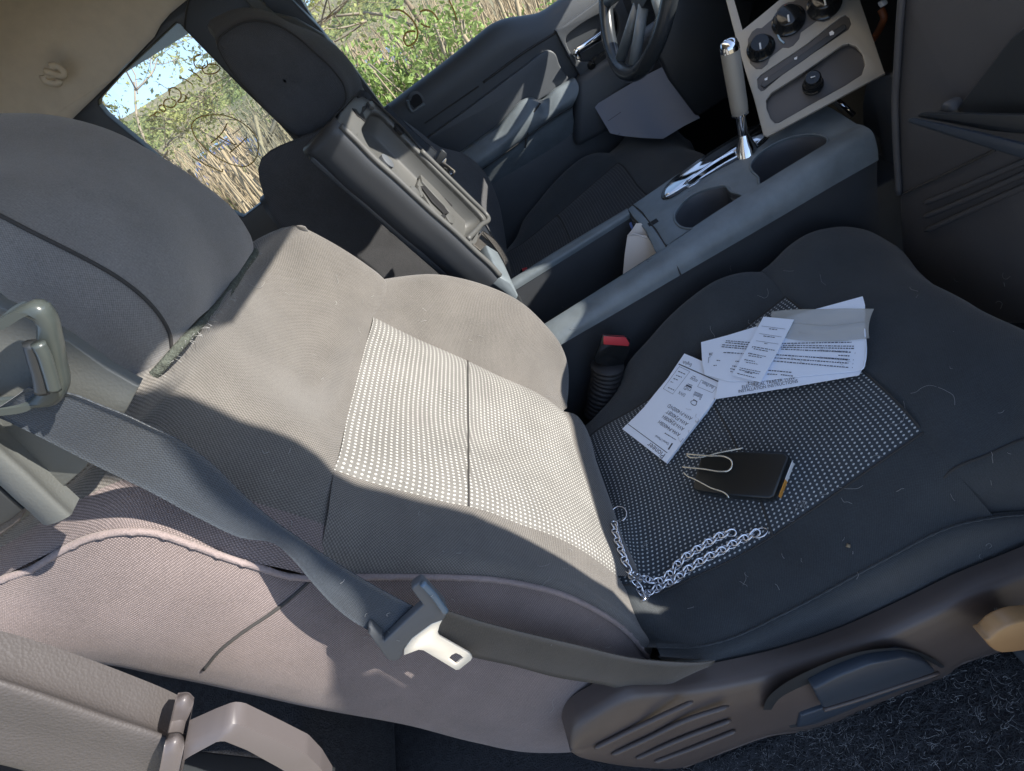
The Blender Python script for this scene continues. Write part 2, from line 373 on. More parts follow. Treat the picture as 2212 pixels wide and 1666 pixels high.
    tube('piping', crs(PA, 120)+np.array([0, -.002, 0]), .0030, M_side, root, seg=8)
    tube('stitching', crs(PA, 140)+np.array([0.001, -.003, 0])+(s1[0]-a[0])*0, [(.0018 if i % 4 else .0036) for i in range(140)], M_side, root, seg=6)
    # panel seam on the side
    i0 = 26
    sm = []
    tgt = [P(x, y, 'y', -.262) for x, y in [(672,1250),(640,1280),(590,1322),(540,1360),(480,1402),(432,1444)]]
    flat = gs[:38].reshape(-1, 3)
    for q in tgt:
        d = (q-O)/np.linalg.norm(q-O); w = flat-O; t = w@d; dist = np.linalg.norm(w-t[:, None]*d, axis=1); sm.append(flat[np.argmin(dist)]+np.array([0, -.0008, 0]))
    tube('seam', sm, .0016, M_seam, root, n=30)
    # back shell
    bb = b+np.array([-.03, .2, -.01]); bD = outer2
    dd = crs(np.vstack([top3[0:1], outer2[::1]]), 60)+np.array([-.0, 0, -.02])
    loft('back_shell', [b+np.array([-.03, .03, -.01]), bb, b+np.array([-.03, .33, -.01]), b+np.array([0.02, .47, -.01])], 60, 12, M_blk, root)
    # ---- headrest
    hD = Y([(545,540),(543,522),(535,505),(500,455),(430,400),(330,340),(220,285),(100,254),(0,250),(-150,268)], .125)
    hC = Y([(480,640),(468,600),(440,550),(395,500),(330,450),(240,400),(140,370),(50,355),(-40,350),(-170,352)], .01)
    hP = Y([(370,755),(366,722),(350,690),(315,648),(262,605),(200,568),(130,532),(50,492),(0,466),(-150,400)], -.125)
    hQ = Y([(330,800),(316,768),(285,730),(240,695),(180,655),(110,615),(40,580),(-20,555),(-80,530),(-190,480)], -.142)
    hR = Y([(290,832),(262,815),(230,796),(190,768),(150,740),(105,714),(60,690),(0,666),(-70,640),(-190,600)], -.135)
    n = 30; hD, hC, hP, hQ, hR = [crs(c, n) for c in (hD, hC, hP, hQ, hR)]
    hC = bulge(hC, (.02, 0, .01), 1)
    back = np.array([-.11, 0, -.02])
    loft('headrest', [hR+np.array([-.05, .04, 0]), hR, hQ, hP], 40, 20, M_head, root)
    hh = loft('headrest_front', [hP, hC*.25+hP*.75+np.array([.009, 0, .004]), hC, hC*.35+hD*.65+np.array([.012, 0, .004]), hD, hD+np.array([-.03, .012, -.005]), hD+np.array([-.10, 0, -.02])], 40, 40, M_head, root)
    tube('seam', hP+np.array([.0006, -.0006, 0]), .0016, M_seam, root, n=60)
    eb = np.array([hD[0]+np.array([-.03, .01, 0]), hD[0], hD[0]*.6+hC[0]*.4, hC[0], hP[0]*.5+hC[0]*.5, hP[0], hQ[0], hR[0]])
    eb = eb+(O-eb)*.012
    tube('hem', eb+np.array([.001, 0, -.003]), .0042, M_hem, root, n=50)
    loft('headrest_underside', [eb, eb+np.array([-.04, 0, -.012]), eb+np.array([-.1, .0, 0])], 30, 6, M_head, root)
    fz = []
    ebc = crs(eb, 100)
    for i in range(90):
        p = ebc[random.randrange(100)]+np.array([.004, 0, -.005]); d = np.array([random.uniform(.2, 1), random.uniform(-1, .3), random.uniform(-1, .6)])*.006
        fz.append((crs([p, p+d*.5+np.array([0, 0, random.uniform(-.001, .001)]), p+d], 4), .00022))
    tubes('hem_fuzz', fz, M_hair, root, seg=3)['kind'] = 'stuff'
def cushion_geometry(root, driver=False):
    B0 = Y([(1262,925),(1290,900),(1330,850),(1360,780),(1400,735),(1440,690),(1490,645),(1550,605),(1600,590),(1640,590)], .25)
    e1 = np.array([(.03,.145,.28),(.12,.145,.292),(.22,.145,.315),(.32,.145,.343),(.41,.15,.365)])
    c0 = np.array([(.02,0,.285),(.11,0,.292),(.20,0,.308),(.30,0,.335),(.405,-.01,.360)])
    eP = Y([(1352,1262),(1400,1288),(1500,1247),(1600,1200),(1750,1105),(1900,1000),(1995,935)], -.165)
    eM = Y([(1405,1350),(1460,1345),(1560,1310),(1700,1240),(1850,1155),(1980,1070),(2060,1015)], -.215)
    eS = Y([(1420,1400),(1500,1398),(1560,1385),(1700,1322),(1900,1215),(2050,1140),(2150,1120)], -.252)
    eL = Y([(1420,1418),(1520,1428),(1570,1436),(1700,1402),(1850,1343),(2000,1282),(2120,1230)], -.268)
    eB = Y([(1420,1440),(1520,1455),(1570,1462),(1700,1440),(1850,1390),(2000,1330),(2130,1270)], -.262)
    rear_ = lambda c, dy=0: np.vstack([c[:1]+np.array([[-.05, dy, -.030]]), c])
    e1, c0, eP, eM = rear_(e1), rear_(c0), rear_(eP), rear_(eM, .01)
    n = 40
    B0, e1, c0, eP, eM, eS, eL, eB = [crs(x, n) for x in (B0, e1, c0, eP, eM, eS, eL, eB)]
    m = .5*B0+.5*e1+np.array([0, 0, .012])
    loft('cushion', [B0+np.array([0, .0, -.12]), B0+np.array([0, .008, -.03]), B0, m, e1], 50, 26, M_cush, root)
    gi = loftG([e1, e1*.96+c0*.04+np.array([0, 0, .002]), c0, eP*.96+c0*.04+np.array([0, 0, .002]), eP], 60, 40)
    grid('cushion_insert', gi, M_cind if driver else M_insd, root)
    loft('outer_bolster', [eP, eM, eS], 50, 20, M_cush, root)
    eS2 = crs(Y([(1420,1400),(1500,1398),(1560,1385),(1700,1322),(1900,1215),(2050,1140),(2150,1118),(2230,1112),(2330,1125),(2420,1160)], -.252), 60)
    eL2 = crs(Y([(1420,1418),(1520,1428),(1570,1436),(1700,1402),(1850,1343),(2000,1282),(2120,1230),(2212,1196),(2330,1150),(2430,1130)], -.268), 60)
    eB2 = eL2+np.array([0, .008, -.03])
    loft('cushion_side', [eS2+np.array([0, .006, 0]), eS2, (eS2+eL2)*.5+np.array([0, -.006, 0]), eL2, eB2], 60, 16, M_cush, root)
    if not driver: prism('crease_fill', [P(1385,1400,'y',-.20), P(1440,1395,'y',-.20), P(1450,1450,'y',-.20), P(1390,1450,'y',-.20)], (0, .1, 0), M_cush, root, bev=.004)
    # front roll
    fB0 = Y([(1640,590),(1665,570),(1700,535),(1740,508),(1800,492),(1860,497),(1925,530)], .25)
    fB0 = fB0.copy()
    f1 = np.array([(.41,.15,.365),(.47,.15,.372),(.54,.15,.362),(.59,.15,.335),(.635,.15,.285)])
    f0 = np.array([(.405,-.01,.360),(.46,-.01,.372),(.53,-.01,.370),(.585,-.01,.345),(.62,-.01,.29)])
    fP = np.array([tuple(eP[-1]),(.45,-.17,.362),(.52,-.17,.36),(.575,-.17,.335),(.61,-.17,.28)])
    fM = np.array([tuple(eM[-1]),tuple(eM[-1]+np.array([.04,-.003,.004])),tuple(eM[-1]+np.array([.08,-.002,.002])),tuple(eM[-1]+np.array([.11,0,-.02])),tuple(eM[-1]+np.array([.13,0,-.07]))])
    fS = np.array([tuple(eS[-1]),tuple(eS[-1]+np.array([.04,0,0])),tuple(eS[-1]+np.array([.08,0,-.005])),tuple(eS[-1]+np.array([.11,0.005,-.03])),tuple(eS[-1]+np.array([.12,.01,-.07]))])
    fS = fS+np.array([0, .010, -.004]); fS[0] = eS[-1]+np.array([0, .010, -.002])
    fL = fS+np.array([0, -.002, -.06]); 
    fL[0] = eL[-1]+np.array([0, .012, 0])
    fr = [crs(np.vstack([x[:1]+np.array([[-.014, 0, -.010]]), x[:1]+np.array([[-.003, 0, -.0012]]), x[1:]]), 26) for x in (fB0, f1, f0, fP, fM, fS, fL)]
    g = loftG([fr[0]+np.array([0, .0, -.12]), fr[0]+np.array([0, .006, -.03])]+[fr[0], fr[0]*.5+fr[1]*.5+np.array([0, 0, .01])]+fr[1:], 34, 70)
    grid('cushion_front', g, M_cush, root)
    g2 = g[:, -1]; loft('cushion_skirt', [g2, g2+np.array([0, 0, -.05]), g2+np.array([-.04, 0, -.12])], 50, 8, M_cush, root)
    # seams
    def lift(c, h=.0006): return c+np.array([0, 0, h])
    for c in (e1, eP): tube('seam', lift(c, .0004), .0015, M_seam, root, n=50)
    tube('seam', lift(gi[1:-1, -1], .0004), .0015, M_seam, root, n=50)
    tube('seam', lift(crs(np.array([P(x, y, 'z', .325) for x, y in ((1568,840),(1640,970),(1715,1110))]), 20))*[1, 1, 0]+np.array([0, 0, 1])*0, .0001, M_seam, root) if False else None
    k = 34
    tube('seam', lift(gi[:, k], .0005), .0018, M_seam, root, n=40)
    tube('stitched_seam', crs(eS2, 150)+np.array([0, -.001, .0012]), [(.0010 if i % 3 else .0017) for i in range(150)], M_cush, root, seg=5)
    tube('seam', lift(fr[4], .001), .0016, M_seam, root, n=30)
seatp = thing('car_seat', 'charcoal cloth front seat nearest the open door, sunlit backrest with pale dotted centre panel', 'car seat', (0, 0, 0))
seat_geometry(seatp); cushion_geometry(seatp)
# ---- seat base trim (recliner cover, valance, lever, knob)
t1 = Y([(1290,1537),(1340,1512),(1418,1490),(1480,1462),(1560,1440),(1700,1404),(1850,1344),(2000,1283),(2100,1238),(2212,1197),(2330,1150)], -.272)
t2 = Y([(1290,1540),(1340,1516),(1425,1500),(1480,1497),(1600,1476),(1700,1452),(1850,1402),(2000,1335),(2100,1287),(2212,1242),(2330,1195)], -.300)
up = [(1226,1600),(1232,1580),(1250,1560),(1290,1537),(1340,1512),(1425,1500),(1480,1497),(1600,1476),(1700,1452),(1850,1402),(2000,1335),(2100,1287),(2212,1242),(2330,1195)]
lo = [(1228,1606),(1240,1622),(1260,1634),(1300,1645),(1380,1657),(1475,1657),(1575,1618),(1661,1588),(1715,1580),(1775,1571),(1891,1521),(1975,1488),(2041,1461),(2061,1441),(2141,1411),(2212,1392),(2330,1350)]
trim = seatp
loft('seat_trim_upper', [t1, (t1+t2)/2+np.array([0, -.002, .003]), t2], 60, 10, M_trimb, trim)
uu = crs(Y(up, -.302), 70); ll = crs(Y(lo, -.306), 70)
loft('seat_trim', [uu+np.array([0, .03, 0]), uu, uu*.9+ll*.1+np.array([0, -.006, 0]), uu*.5+ll*.5+np.array([0, -.010, 0]), uu*.1+ll*.9+np.array([0, -.006, 0]), ll, ll+np.array([0, .04, 0])], 90, 30, M_trim, trim)
for r in ([(1284,1617),(1380,1570),(1471,1528),(1498,1516)], [(1321,1631),(1400,1595),(1475,1559),(1575,1526)], [(1374,1639),(1475,1595),(1580,1556)], [(1414,1646),(1475,1624),(1590,1579)]):
    tube('trim_rib', Y(r, -.3170), [.0016]+[.0034]*22+[.0016], M_trim, trim, n=24)
rc = loft('lever_recess', [crs(Y(S3((520,1270),(560,1180),(650,1105),(850,1000),(1100,905),(1400,870),(1600,925),(1700,990)), -.3185), 40),
      crs(Y(S3((600,1270),(640,1200),(720,1130),(900,1030),(1120,935),(1400,905),(1560,950),(1660,1010)), -.312), 40),
      crs(Y(S3((640,1330),(700,1300),(800,1250),(950,1180),(1150,1090),(1400,1010),(1560,990),(1668,1030)), -.310), 40),
      crs(Y(S3((700,1385),(760,1380),(850,1360),(1000,1300),(1200,1215),(1400,1140),(1580,1080),(1672,1045)), -.317), 40)], 50, 14, M_blk, trim)
lev = prism('recline_lever', Y(S3((850,1140),(1000,1060),(1220,975),(1440,930),(1560,960),(1645,1025),(1400,1110),(1150,1190),(915,1262)), -.326), np.array([0, .016, 0]), M_trimb, trim, bev=.003)
tube('lever_edge', Y(S3((915,1268),(1150,1196),(1400,1112),(1660,1030)), -.3265), .0030, M_trim, trim, n=20)
prism('lever_lip', Y(S3((770,1310),(1000,1230),(1300,1130),(1640,1060),(1400,1150),(1150,1245),(860,1365),(745,1385)), -.3195), np.array([0, .01, 0]), M_trimb, trim, bev=.002)
kc = P(*TR((2150,960))[0], 'y', -.345)
lathe('height_knob', P(*TR((2330,980))[0], 'y', -.310), (0, -1, 0), [(.041, 0), (.041, .002), (.041, .036), (.037, .040)], M_plas, trim, seg=48, rib=.045)
prism('knob_face', Y(TR((1680,1130),(1760,1110),(1850,1020),(1950,960),(2060,915),(2179,880),(2400,860),(2400,1180),(2179,1262),(2050,1282),(1900,1292),(1820,1270),(1760,1225)), -.354), np.array([0, .02, 0]), M_tan, trim, bev=.003)
tube('trim_edge', Y(lo[5:], -.3075), .0022, M_trim, trim, n=60)
# seat frame below
prism('seat_frame', [(-.12, -.24, .10), (.5, -.24, .10), (.5, -.24, .2), (-.1, -.24, .2)], (0, .46, 0), M_blk, seatp, bev=.004)
for yy in (-.2, .2):
    prism('seat_rail', [(-.2, yy-.015, 0), (.52, yy-.015, 0), (.52, yy-.015, .05), (-.2, yy-.015, .05)], (0, .03, 0), M_blk, seatp, bev=.002)
    for xx in (-.1, .4): prism('rail_post', [(xx, yy-.01, .045), (xx+.05, yy-.01, .045), (xx+.05, yy-.01, .11), (xx, yy-.01, .11)], (0, .02, 0), M_blk, seatp, bev=.002)
# ---- driver seat: same pattern, moved across the cab and set more upright
def wd(v):
    x, y, z = v
    dx = -.035 if z < .30 else -.035+.30*(z-.30)
    return (x+min(dx, .115), y+.76, z)
seatd = thing('car_seat', 'dark front seat beyond the console, in shade, with tall headrest against the far door window', 'car seat', (0, .76, 0))
WARP[0] = wd
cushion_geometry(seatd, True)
WARP[0] = None
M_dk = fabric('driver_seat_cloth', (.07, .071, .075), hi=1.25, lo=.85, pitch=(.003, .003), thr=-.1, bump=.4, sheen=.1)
def ring(pts, y, n=60): return crs(Y(pts, y), n, True)
def rloft(name, rings, nv, m):
    R_ = np.array(rings); T = np.arange(len(R_), dtype=float); tq = np.linspace(0, len(R_)-1, nv)
    G = np.stack([herm(R_[:, i], T, tq) for i in range(R_.shape[1])], 1); G = np.concatenate([G, G[:, :1]], 1); return grid(name, G, m, seatd)
hn = [(470,92),(500,62),(545,46),(590,52),(640,80),(680,115),(720,153),(744,190),(747,214),(722,250),(690,277),(655,297),(600,262),(540,200),(490,140)]
hf = [(455,62),(490,34),(542,22),(580,28),(632,54),(690,78),(738,113),(771,158),(783,190),(772,215),(740,245),(700,255),(630,215),(560,160),(480,100)]
N0 = ring(hn, .655); cN = N0.mean(0); F0 = ring(hf, .80); F1 = F0+np.array([-.02, .10, 0]); cF = F1.mean(0)
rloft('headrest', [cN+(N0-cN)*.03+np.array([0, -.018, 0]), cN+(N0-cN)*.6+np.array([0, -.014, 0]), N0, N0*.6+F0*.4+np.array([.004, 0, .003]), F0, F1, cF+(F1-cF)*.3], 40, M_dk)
tube('seam', N0+np.array([.0005, -.001, .0005]), .0016, M_seam, seatd, cyc=True)
bn = [(566,366),(572,345),(590,328),(640,305),(700,282),(748,262),(800,300),(900,400),(1000,500),(1060,560),(1100,612),(1060,660),(960,640),(830,600),(700,540),(600,470),(575,410)]
bf_ = [(640,330),(690,290),(760,250),(830,240),(900,280),(950,318),(1000,332),(1045,370),(1075,430),(1088,490),(1098,560),(1108,600),(1060,620),(950,600),(820,560),(720,480),(660,400)]
B0_ = ring(bn, .62); cB = B0_.mean(0); B1_ = ring(bf_, .96); B2_ = B1_+np.array([-.03, .03, -.01]); cB2 = B2_.mean(0)
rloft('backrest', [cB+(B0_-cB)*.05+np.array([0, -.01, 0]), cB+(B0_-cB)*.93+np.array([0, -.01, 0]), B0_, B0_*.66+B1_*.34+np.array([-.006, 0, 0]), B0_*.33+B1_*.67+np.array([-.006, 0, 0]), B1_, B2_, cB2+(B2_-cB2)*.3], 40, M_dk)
ib_ = [Y(LD((1290,1310),(1320,1250),(1372,1195)), .60), Y(LD((1370,1380),(1430,1330),(1470,1270)), .598), Y(LD((1450,1480),(1510,1440),(1560,1400)), .598), Y(LD((1530,1590),(1570,1600),(1612,1560)), .60)]
loft('inner_bolster', ib_, 16, 24, M_fab, seatd, thick=(-.004, .02, 0))
tube('seam', Y(LD((1372,1215),(1450,1310),(1530,1430),(1580,1570)), .596), .0018, M_seam, seatd, n=30)
WARP[0] = wd
prism('seat_base', [(-.12, -.2, .0), (.45, -.2, .0), (.45, -.2, .22), (-.1, -.2, .22)], (0, .4, 0), M_blk, seatd, bev=.004)
WARP[0] = None
# ------------------------------------------------------------------ cab shell
cab = thing('truck_cab', 'cab shell around the seats, beige headliner with dark window surrounds and pillars', 'vehicle cab', (0, .4, 0))
def box(name, lo, hi, m, parent=None, bev=.003):
    (x0, y0, z0), (x1, y1, z1) = lo, hi
    return prism(name, [(x0, y0, z0), (x1, y0, z0), (x1, y1, z0), (x0, y1, z0)], (0, 0, z1-z0), m, parent, bev)
box('cab_floor', (-1.2, -.50, -.05), (1.25, 1.16, 0), M_carpet, cab)
tag(bpy.data.objects['cab_floor'], None, None)
# headliner: side rail and roof in one sheet
hx = np.linspace(-1.25, .36, 14)
prof = [(1.155,1.06),(1.150,1.13),(1.12,1.20),(1.03,1.262),(.86,1.292),(.4,1.31),(.05,1.305),(-.12,1.30),(-.28,1.285),(-.38,1.27)]
loft('headliner', [np.array([(x, y, z-.22*max(0, (x-.1))**1.3) for x in hx]) for y, z in prof], 30, 50, M_liner, cab, thick=(0, 0.0, .02))
# roof skin above the liner (blocks the sun)
loft('roof_skin', [np.array([(x, y*1.0, z+.035-.22*max(0, (x-.1))**1.3) for x in hx]) for y, z in [(1.2,1.1),(1.17,1.2),(1.05,1.29),(.4,1.34),(-.12,1.325),(-.30,1.31),(-.385,1.285)]], 20, 30, M_blk, cab, thick=(0, 0, .012))
# driver-side wall with the rear side window opening
pw = planeax('y', 1.125)
outer = [(403,0),(367,30),(347,53),(333,80),(253,163),(187,227),(153,260),(100,330),(60,420),(200,640),(470,620),(700,470),(900,330),(760,140),(690,62),(640,-15),(520,-60)]
hole = Q1((1140,150),(1060,225),(950,330),(800,470),(660,625),(640,650),(645,690),(690,745),(850,900),(1000,1030),(1200,1180),(1400,1400),(1440,1490),(1560,1420),(1700,1310),(1800,1230),(1930,1130),(1960,1000),(1895,900),(1650,630),(1400,380),(1250,240),(1170,165))
hole2 = Q1((1140,150),(1060,225),(950,330),(800,470),(665,620),(640,650),(640,685),(690,745),(900,920),(1200,1180),(1500,1480),(1560,1435),(1800,1225),(1960,1080),(1895,900),(1650,630),(1400,380),(1250,240),(1165,158))
plate('window_surround', pw, outer, [hole2], .03, M_blk, cab, bev=.003)
plate('liner_corner', planeax('y', 1.152), [(x_, 1.152, z_) for x_, z_ in ((-1.25,.9),(-.82,.9),(-.78,1.0),(-.715,1.04),(-.60,1.064),(-1.25,1.064))], [], .006, M_liner, cab, bev=.001)
# glass of the rear side window, with marker writing
glass = bpy.data.materials.new('window_glass'); glass.use_nodes = True; t = glass.node_tree; t.nodes.clear()
go = N(t, 'ShaderNodeOutputMaterial'); mx = N(t, 'ShaderNodeMixShader'); tr_ = N(t, 'ShaderNodeBsdfTransparent'); gl = N(t, 'ShaderNodeBsdfGlossy'); gl.inputs['Roughness'].default_value = .02
tr_.inputs['Color'].default_value = (.82, .87, .88, 1); mx.inputs[0].default_value = .035
t.links.new(tr_.outputs[0], mx.inputs[1]); t.links.new(gl.outputs[0], mx.inputs[2]); t.links.new(mx.outputs[0], go.inputs[0])
pg = planeax('y', 1.138)
gr = plate('window_glass', pg, [(x-(6 if x < 420 else -6), y+(-6 if y < 200 else 8)) for x, y in hole2], [], .004, glass, cab, bev=0)
pm = planeax('y', 1.134)
def scribble(name, strokes, pl, r, parent):
    V = []; F = []
    for s in strokes:
        pts = np.array([PL(x, y, pl) for x, y in s]); pts = crs(pts, max(6, len(s)*5))
        v, f = tubegeo(pts, r, 5); k = len(V); V += v; F += [tuple(i+k for i in q) for q in f]
    return mk(name, V, F, M_marker, parent)
scribble('marker_writing', [
  Q1((1440,745),(1330,750),(1260,780),(1242,810),(1260,880),(1330,960),(1440,1040),(1530,1075),(1590,1080),(1640,1050),(1672,980),(1665,900),(1600,820),(1520,770),(1440,745)),
  Q1((1472,800),(1440,860),(1365,930)), Q1((1405,880),(1460,910),(1530,940)), Q1((1600,890),(1560,930),(1490,990)),
  Q1((1245,1015),(1320,1060),(1440,1115)), Q1((1440,1115),(1445,1095)),
  Q1((1100,620),(1098,580),(1130,568),(1165,590),(1170,640),(1150,660),(1190,660),(1205,630),(1200,615)),
  Q1((1100,640),(1070,650),(1062,680),(1090,695),(1130,690),(1140,660),(1110,640)),
  Q1((1030,690),(1050,680),(1075,710),(1060,725),(1030,700)), Q1((970,755),(1000,745),(1020,760)), Q1((1000,740),(1020,725),(1040,735)),
  Q1((1300,350),(1258,380),(1265,430),(1310,445),(1345,420),(1340,390)), Q1((1330,420),(1310,440),(1320,470),(1370,480),(1410,465),(1425,440),(1400,420),(1350,418)),
  Q1((1220,450),(1270,480),(1310,520)), Q1((1160,500),(1210,520),(1250,550))], pm, .0016, gr)
# driver-side B pillar, front door frame
pb_ = planeax('y', 1.09)
plate('door_pillar', pb_, [(395,62),(400,20),(420,-60),(600,-60),(622,-10),(690,60),(745,130),(790,205),(700,330),(640,305),(520,190)], [], .04, M_blk, cab, bev=.006)
plate('pillar_cover', planeax('y', 1.06), [(540,-20),(562,0),(590,28),(640,40),(700,75),(740,130),(770,190),(745,190),(690,140),(640,100),(560,40),(520,-10)], [], .02, M_pil, cab, bev=.006)
# side body under the window
plate('rear_side_panel', planeax('y', 1.10), [(100,330),(140,500),(240,900),(700,900),(720,500),(640,400),(600,412),(525,470),(430,430),(260,340)], [], .03, M_blk, cab, bev=.004)
box('rear_wall', (-1.25, -.28, -.04), (-1.2, 1.15, 1.3), M_blk, cab)
box('front_skin', (.30, 1.165, -.05), (1.2, 1.185, .66), M_blk, cab)
box('outer_skin', (-1.25, 1.165, -.05), (-.3, 1.185, .60), M_blk, cab)
# coat hook
hk = [PL(x, y, planeax('y', 1.09)) for x, y in Q1((275,490),(290,520),(340,540),(380,535),(385,515))]
hk2 = [PL(x, y, planeax('y', 1.085)) for x, y in Q1((325,430),(370,430),(405,455),(418,480),(390,492),(340,475),(290,462))]
hook = thing('coat_hook', 'small curled beige coat hook on the headliner above the rear side window', 'coat hook', hk2[3])
tube('hook_arm', hk2, .0075, M_liner, hook, n=24); tube('hook_base', hk, .0075, M_liner, hook, n=16)
prism('hook_stem', [hk2[4], hk2[5], hk2[6], hk[0], hk[1]], (0, .03, 0), M_liner, hook, bev=.003)
# sun-side pillar shade panel and shaped header are built in the lighting section
# ------------------------------------------------------------------ driver door
door = thing('driver_door', 'far front door with dark grey moulded trim, chrome inner handle and sunlit map pocket', 'car door', (.3, 1.1, .3))
belt = [(560,432),(640,372),(700,325),(770,275)]+WN((930,720),(1100,590),(1300,440),(1450,320),(1550,240),(1640,170),(1740,130),(1860,112),(1980,85),(2050,40),(2120,-10),(2200,-60),(2300,-110))
top = crs(Y(belt, 1.10), 60)
low = np.array([(p[0], 1.06, .12) for p in top])
def row(f, dy, dz=0):
    r = top.copy(); r[:, 2] = top[:, 2]-f; r[:, 1] = dy; r[:, 2] += dz; return r
loft('door_panel', [row(-.0, 1.145, -.004), row(0, 1.12, .0), row(.006, 1.095), row(.03, 1.082), row(.10, 1.082), row(.13, 1.084), row(.20, 1.09), np.array([(p[0], 1.085, .50) for p in top]), np.array([(p[0], 1.07, .38) for p in top]), low], 80, 60, M_door, door)
def dl(name, pts, y, r, m=M_seam, n=30): return tube(name, Y(pts, y), r, m, door, n=n)
dl('trim_groove', Q2((540,800),(700,690),(890,560)), 1.081, .002); dl('trim_groove', Q2((920,535),(1200,330),(1400,205),(1600,70),(1690,5)), 1.078, .003)
plate('door_insert', planeax('y', 1.070), Q2((560,900),(620,850),(800,720),(1000,570),(1200,420),(1300,345),(1345,325),(1385,345),(1415,420),(1480,530),(1300,640),(1100,760),(900,905),(780,990),(600,960)), [], .012, M_door, door, bev=.004, smooth=120)
plate('switch_panel', planeax('y', 1.062), Q2((1390,200),(1450,165),(1680,0),(1800,-60),(1900,200),(1860,390),(1550,495),(1470,360)), [Q2((1462,235),(1500,200),(1680,90),(1760,60),(1800,200),(1750,300),(1560,400),(1500,360))], .02, M_door, door, bev=.003, sh=60)
plate('handle_recess', planeax('y', 1.098), Q2((1440,225),(1500,180),(1680,70),(1780,40),(1820,200),(1760,320),(1550,420),(1480,370)), [], .004, M_hole, door, bev=0)
hd = prism('inner_handle', Y(Q2((1498,330),(1640,235),(1700,190),(1760,160),(1770,215),(1700,265),(1560,350),(1520,368)), 1.055), (0, .012, 0), M_chrome, door, bev=.004)
tube('handle_end', Y(Q2((1510,335),(1530,360),(1535,385)), 1.05), .010, M_chrome, door, n=8)
lathe('lock_button', P(*Q2((1620,425))[0], 'y', 1.058), (0, -1, 0), [(.010, -.01), (.010, .006), (.006, .012)], M_gloss, door, seg=20)
for c in ((1660,395),(1700,375)): lathe('window_switch', P(*Q2(c)[0], 'y', 1.060), (0, -1, 0), [(.011, -.01), (.011, .004), (.009, .007)], M_blk, door, seg=16)
loft('tweeter_pocket', [crs(Y(Q2((430,650),(450,600),(490,590),(525,620),(545,670),(500,700),(460,722),(440,690)), 1.080), 24), crs(Y(Q2((450,655),(465,620),(495,610),(520,640),(525,665),(500,685),(470,700),(455,680)), 1.079), 24)], 24, 4, M_door, door)
plate('tweeter_hole', planeax('y', 1.0795), Q2((445,655),(460,610),(495,600),(525,635),(528,668),(500,692),(468,706),(450,680)), [], .003, M_hole, door, bev=0, smooth=24)
tube('tweeter_rim', Y(Q2((430,650),(438,690),(458,722),(500,700),(538,672)), 1.075), .004, M_con, door, n=20)
# map pocket / armrest ledge
m_face = [(-.30, .50), (-.1, .512), (.1, .535), (.25, .556), (.385, .57)]
lg = Y(Q2((400,1290),(780,1005),(1000,850),(1265,652),(1295,668),(1400,590),(1520,518)), 1.04)
lg2 = lg.copy(); lg2[:, 1] = 1.075; lgf = lg.copy(); lgf[:, 2] -= .01; lgf[:, 1] = 1.033
lb = Y(Q2((350,1470),(985,1048),(1200,890),(1435,728),(1500,690)), 1.035)
lc = Y(Q2((300,1520),(975,1090),(1200,950),(1400,820),(1500,740)), 1.05)
g4 = [crs(x, 50) for x in (lg2, lg, lgf)]; 
loft('map_pocket', g4+[crs(lb, 50), crs(lb, 50)+np.array([0, .006, -.004]), crs(lc, 50), crs(lc, 50)+np.array([0, .03, -.06])], 60, 40, M_con, door)
tube('pocket_seam', crs(lb, 50)+np.array([0, -.0005, 0]), .0016, M_seam, door)
tube('pocket_groove', Y(Q2((1290,668),(1240,740),(1210,850),(1190,960)), 1.028), .0025, M_seam, door, n=20)
prism('armrest_body', [(.39, 1.035, .56), (.75, 1.03, .60), (.75, 1.03, .40), (.33, 1.035, .40)], (0, .06, 0), M_door, door, bev=.02)
# door glass
p1 = top.copy(); 
gq = [tuple(top[2]+np.array([-.02, .03, -.02])), tuple(top[25]+np.array([0, .03, -.02])), tuple(top[55]+np.array([0, .03, -.05])), (.62, 1.118, 1.0), (.25, 1.05, 1.22), (-.30, 1.05, 1.22), (-.42, 1.13, .9)]
gq = [(q[0], 1.130, q[2]) for q in gq]
dg = prism('door_glass', gq, (0, .004, 0), glass, door, bev=0)
pm2 = planeax('y', 1.127)
scribble('marker_writing', [WN((945,68),(1010,70),(1070,110),(1115,170),(1130,230),(1105,290),(1060,310),(1035,270),(1050,225),(1085,212),(1115,215)), WN((1145,80),(1180,68),(1225,80),(1270,135)),
   WN((1340,0),(1370,60),(1395,135)), WN((1150,160),(1190,180),(1215,185)), WN((1085,320),(1100,325))], pm2, .0022, dg)
for o in bpy.data.objects:
    pass
# ------------------------------------------------------------------ centre console
con = thing('centre_console', 'grey plastic console between the seats with two cup holders, chrome shifter and raised lid', 'console', (.3, .4, 0))
pc = plane3(P(1417,548,'y',.335), P(1850,270,'y',.335), P(1457,380,'y',.52))
hol = [CN((955,230),(965,190),(1000,150),(1060,100),(1140,68),(1220,52),(1240,30),(1330,-20),(1420,-60),(1490,-75)),]
cup1 = CN((955,250),(950,225),(975,175),(1020,125),(1090,85),(1160,65),(1225,55),(1260,90),(1320,110),(1335,125),(1300,170),(1240,220),(1150,268),(1060,292),(990,285))
cup2 = Q3((440,1070),(480,1010),(560,950),(680,895),(800,872),(900,880),(940,905),(925,950),(870,1020),(790,1090),(680,1150),(580,1185),(510,1205),(490,1150),(450,1110))
shsl = [(1438,424),(1436,412),(1450,395),(1490,365),(1540,330),(1590,300),(1635,275),(1655,278),(1655,292),(1640,308),(1590,338),(1530,370),(1480,400),(1450,418)]
topo = [PL(x, y, pc) for x, y in ((1398,474),(1429,517),(1440,530),(1550,457),(1680,375),(1790,308),(1852,268),(1800,235),(1740,205),(1700,225),(1585,307),(1457,380),(1367,442))]
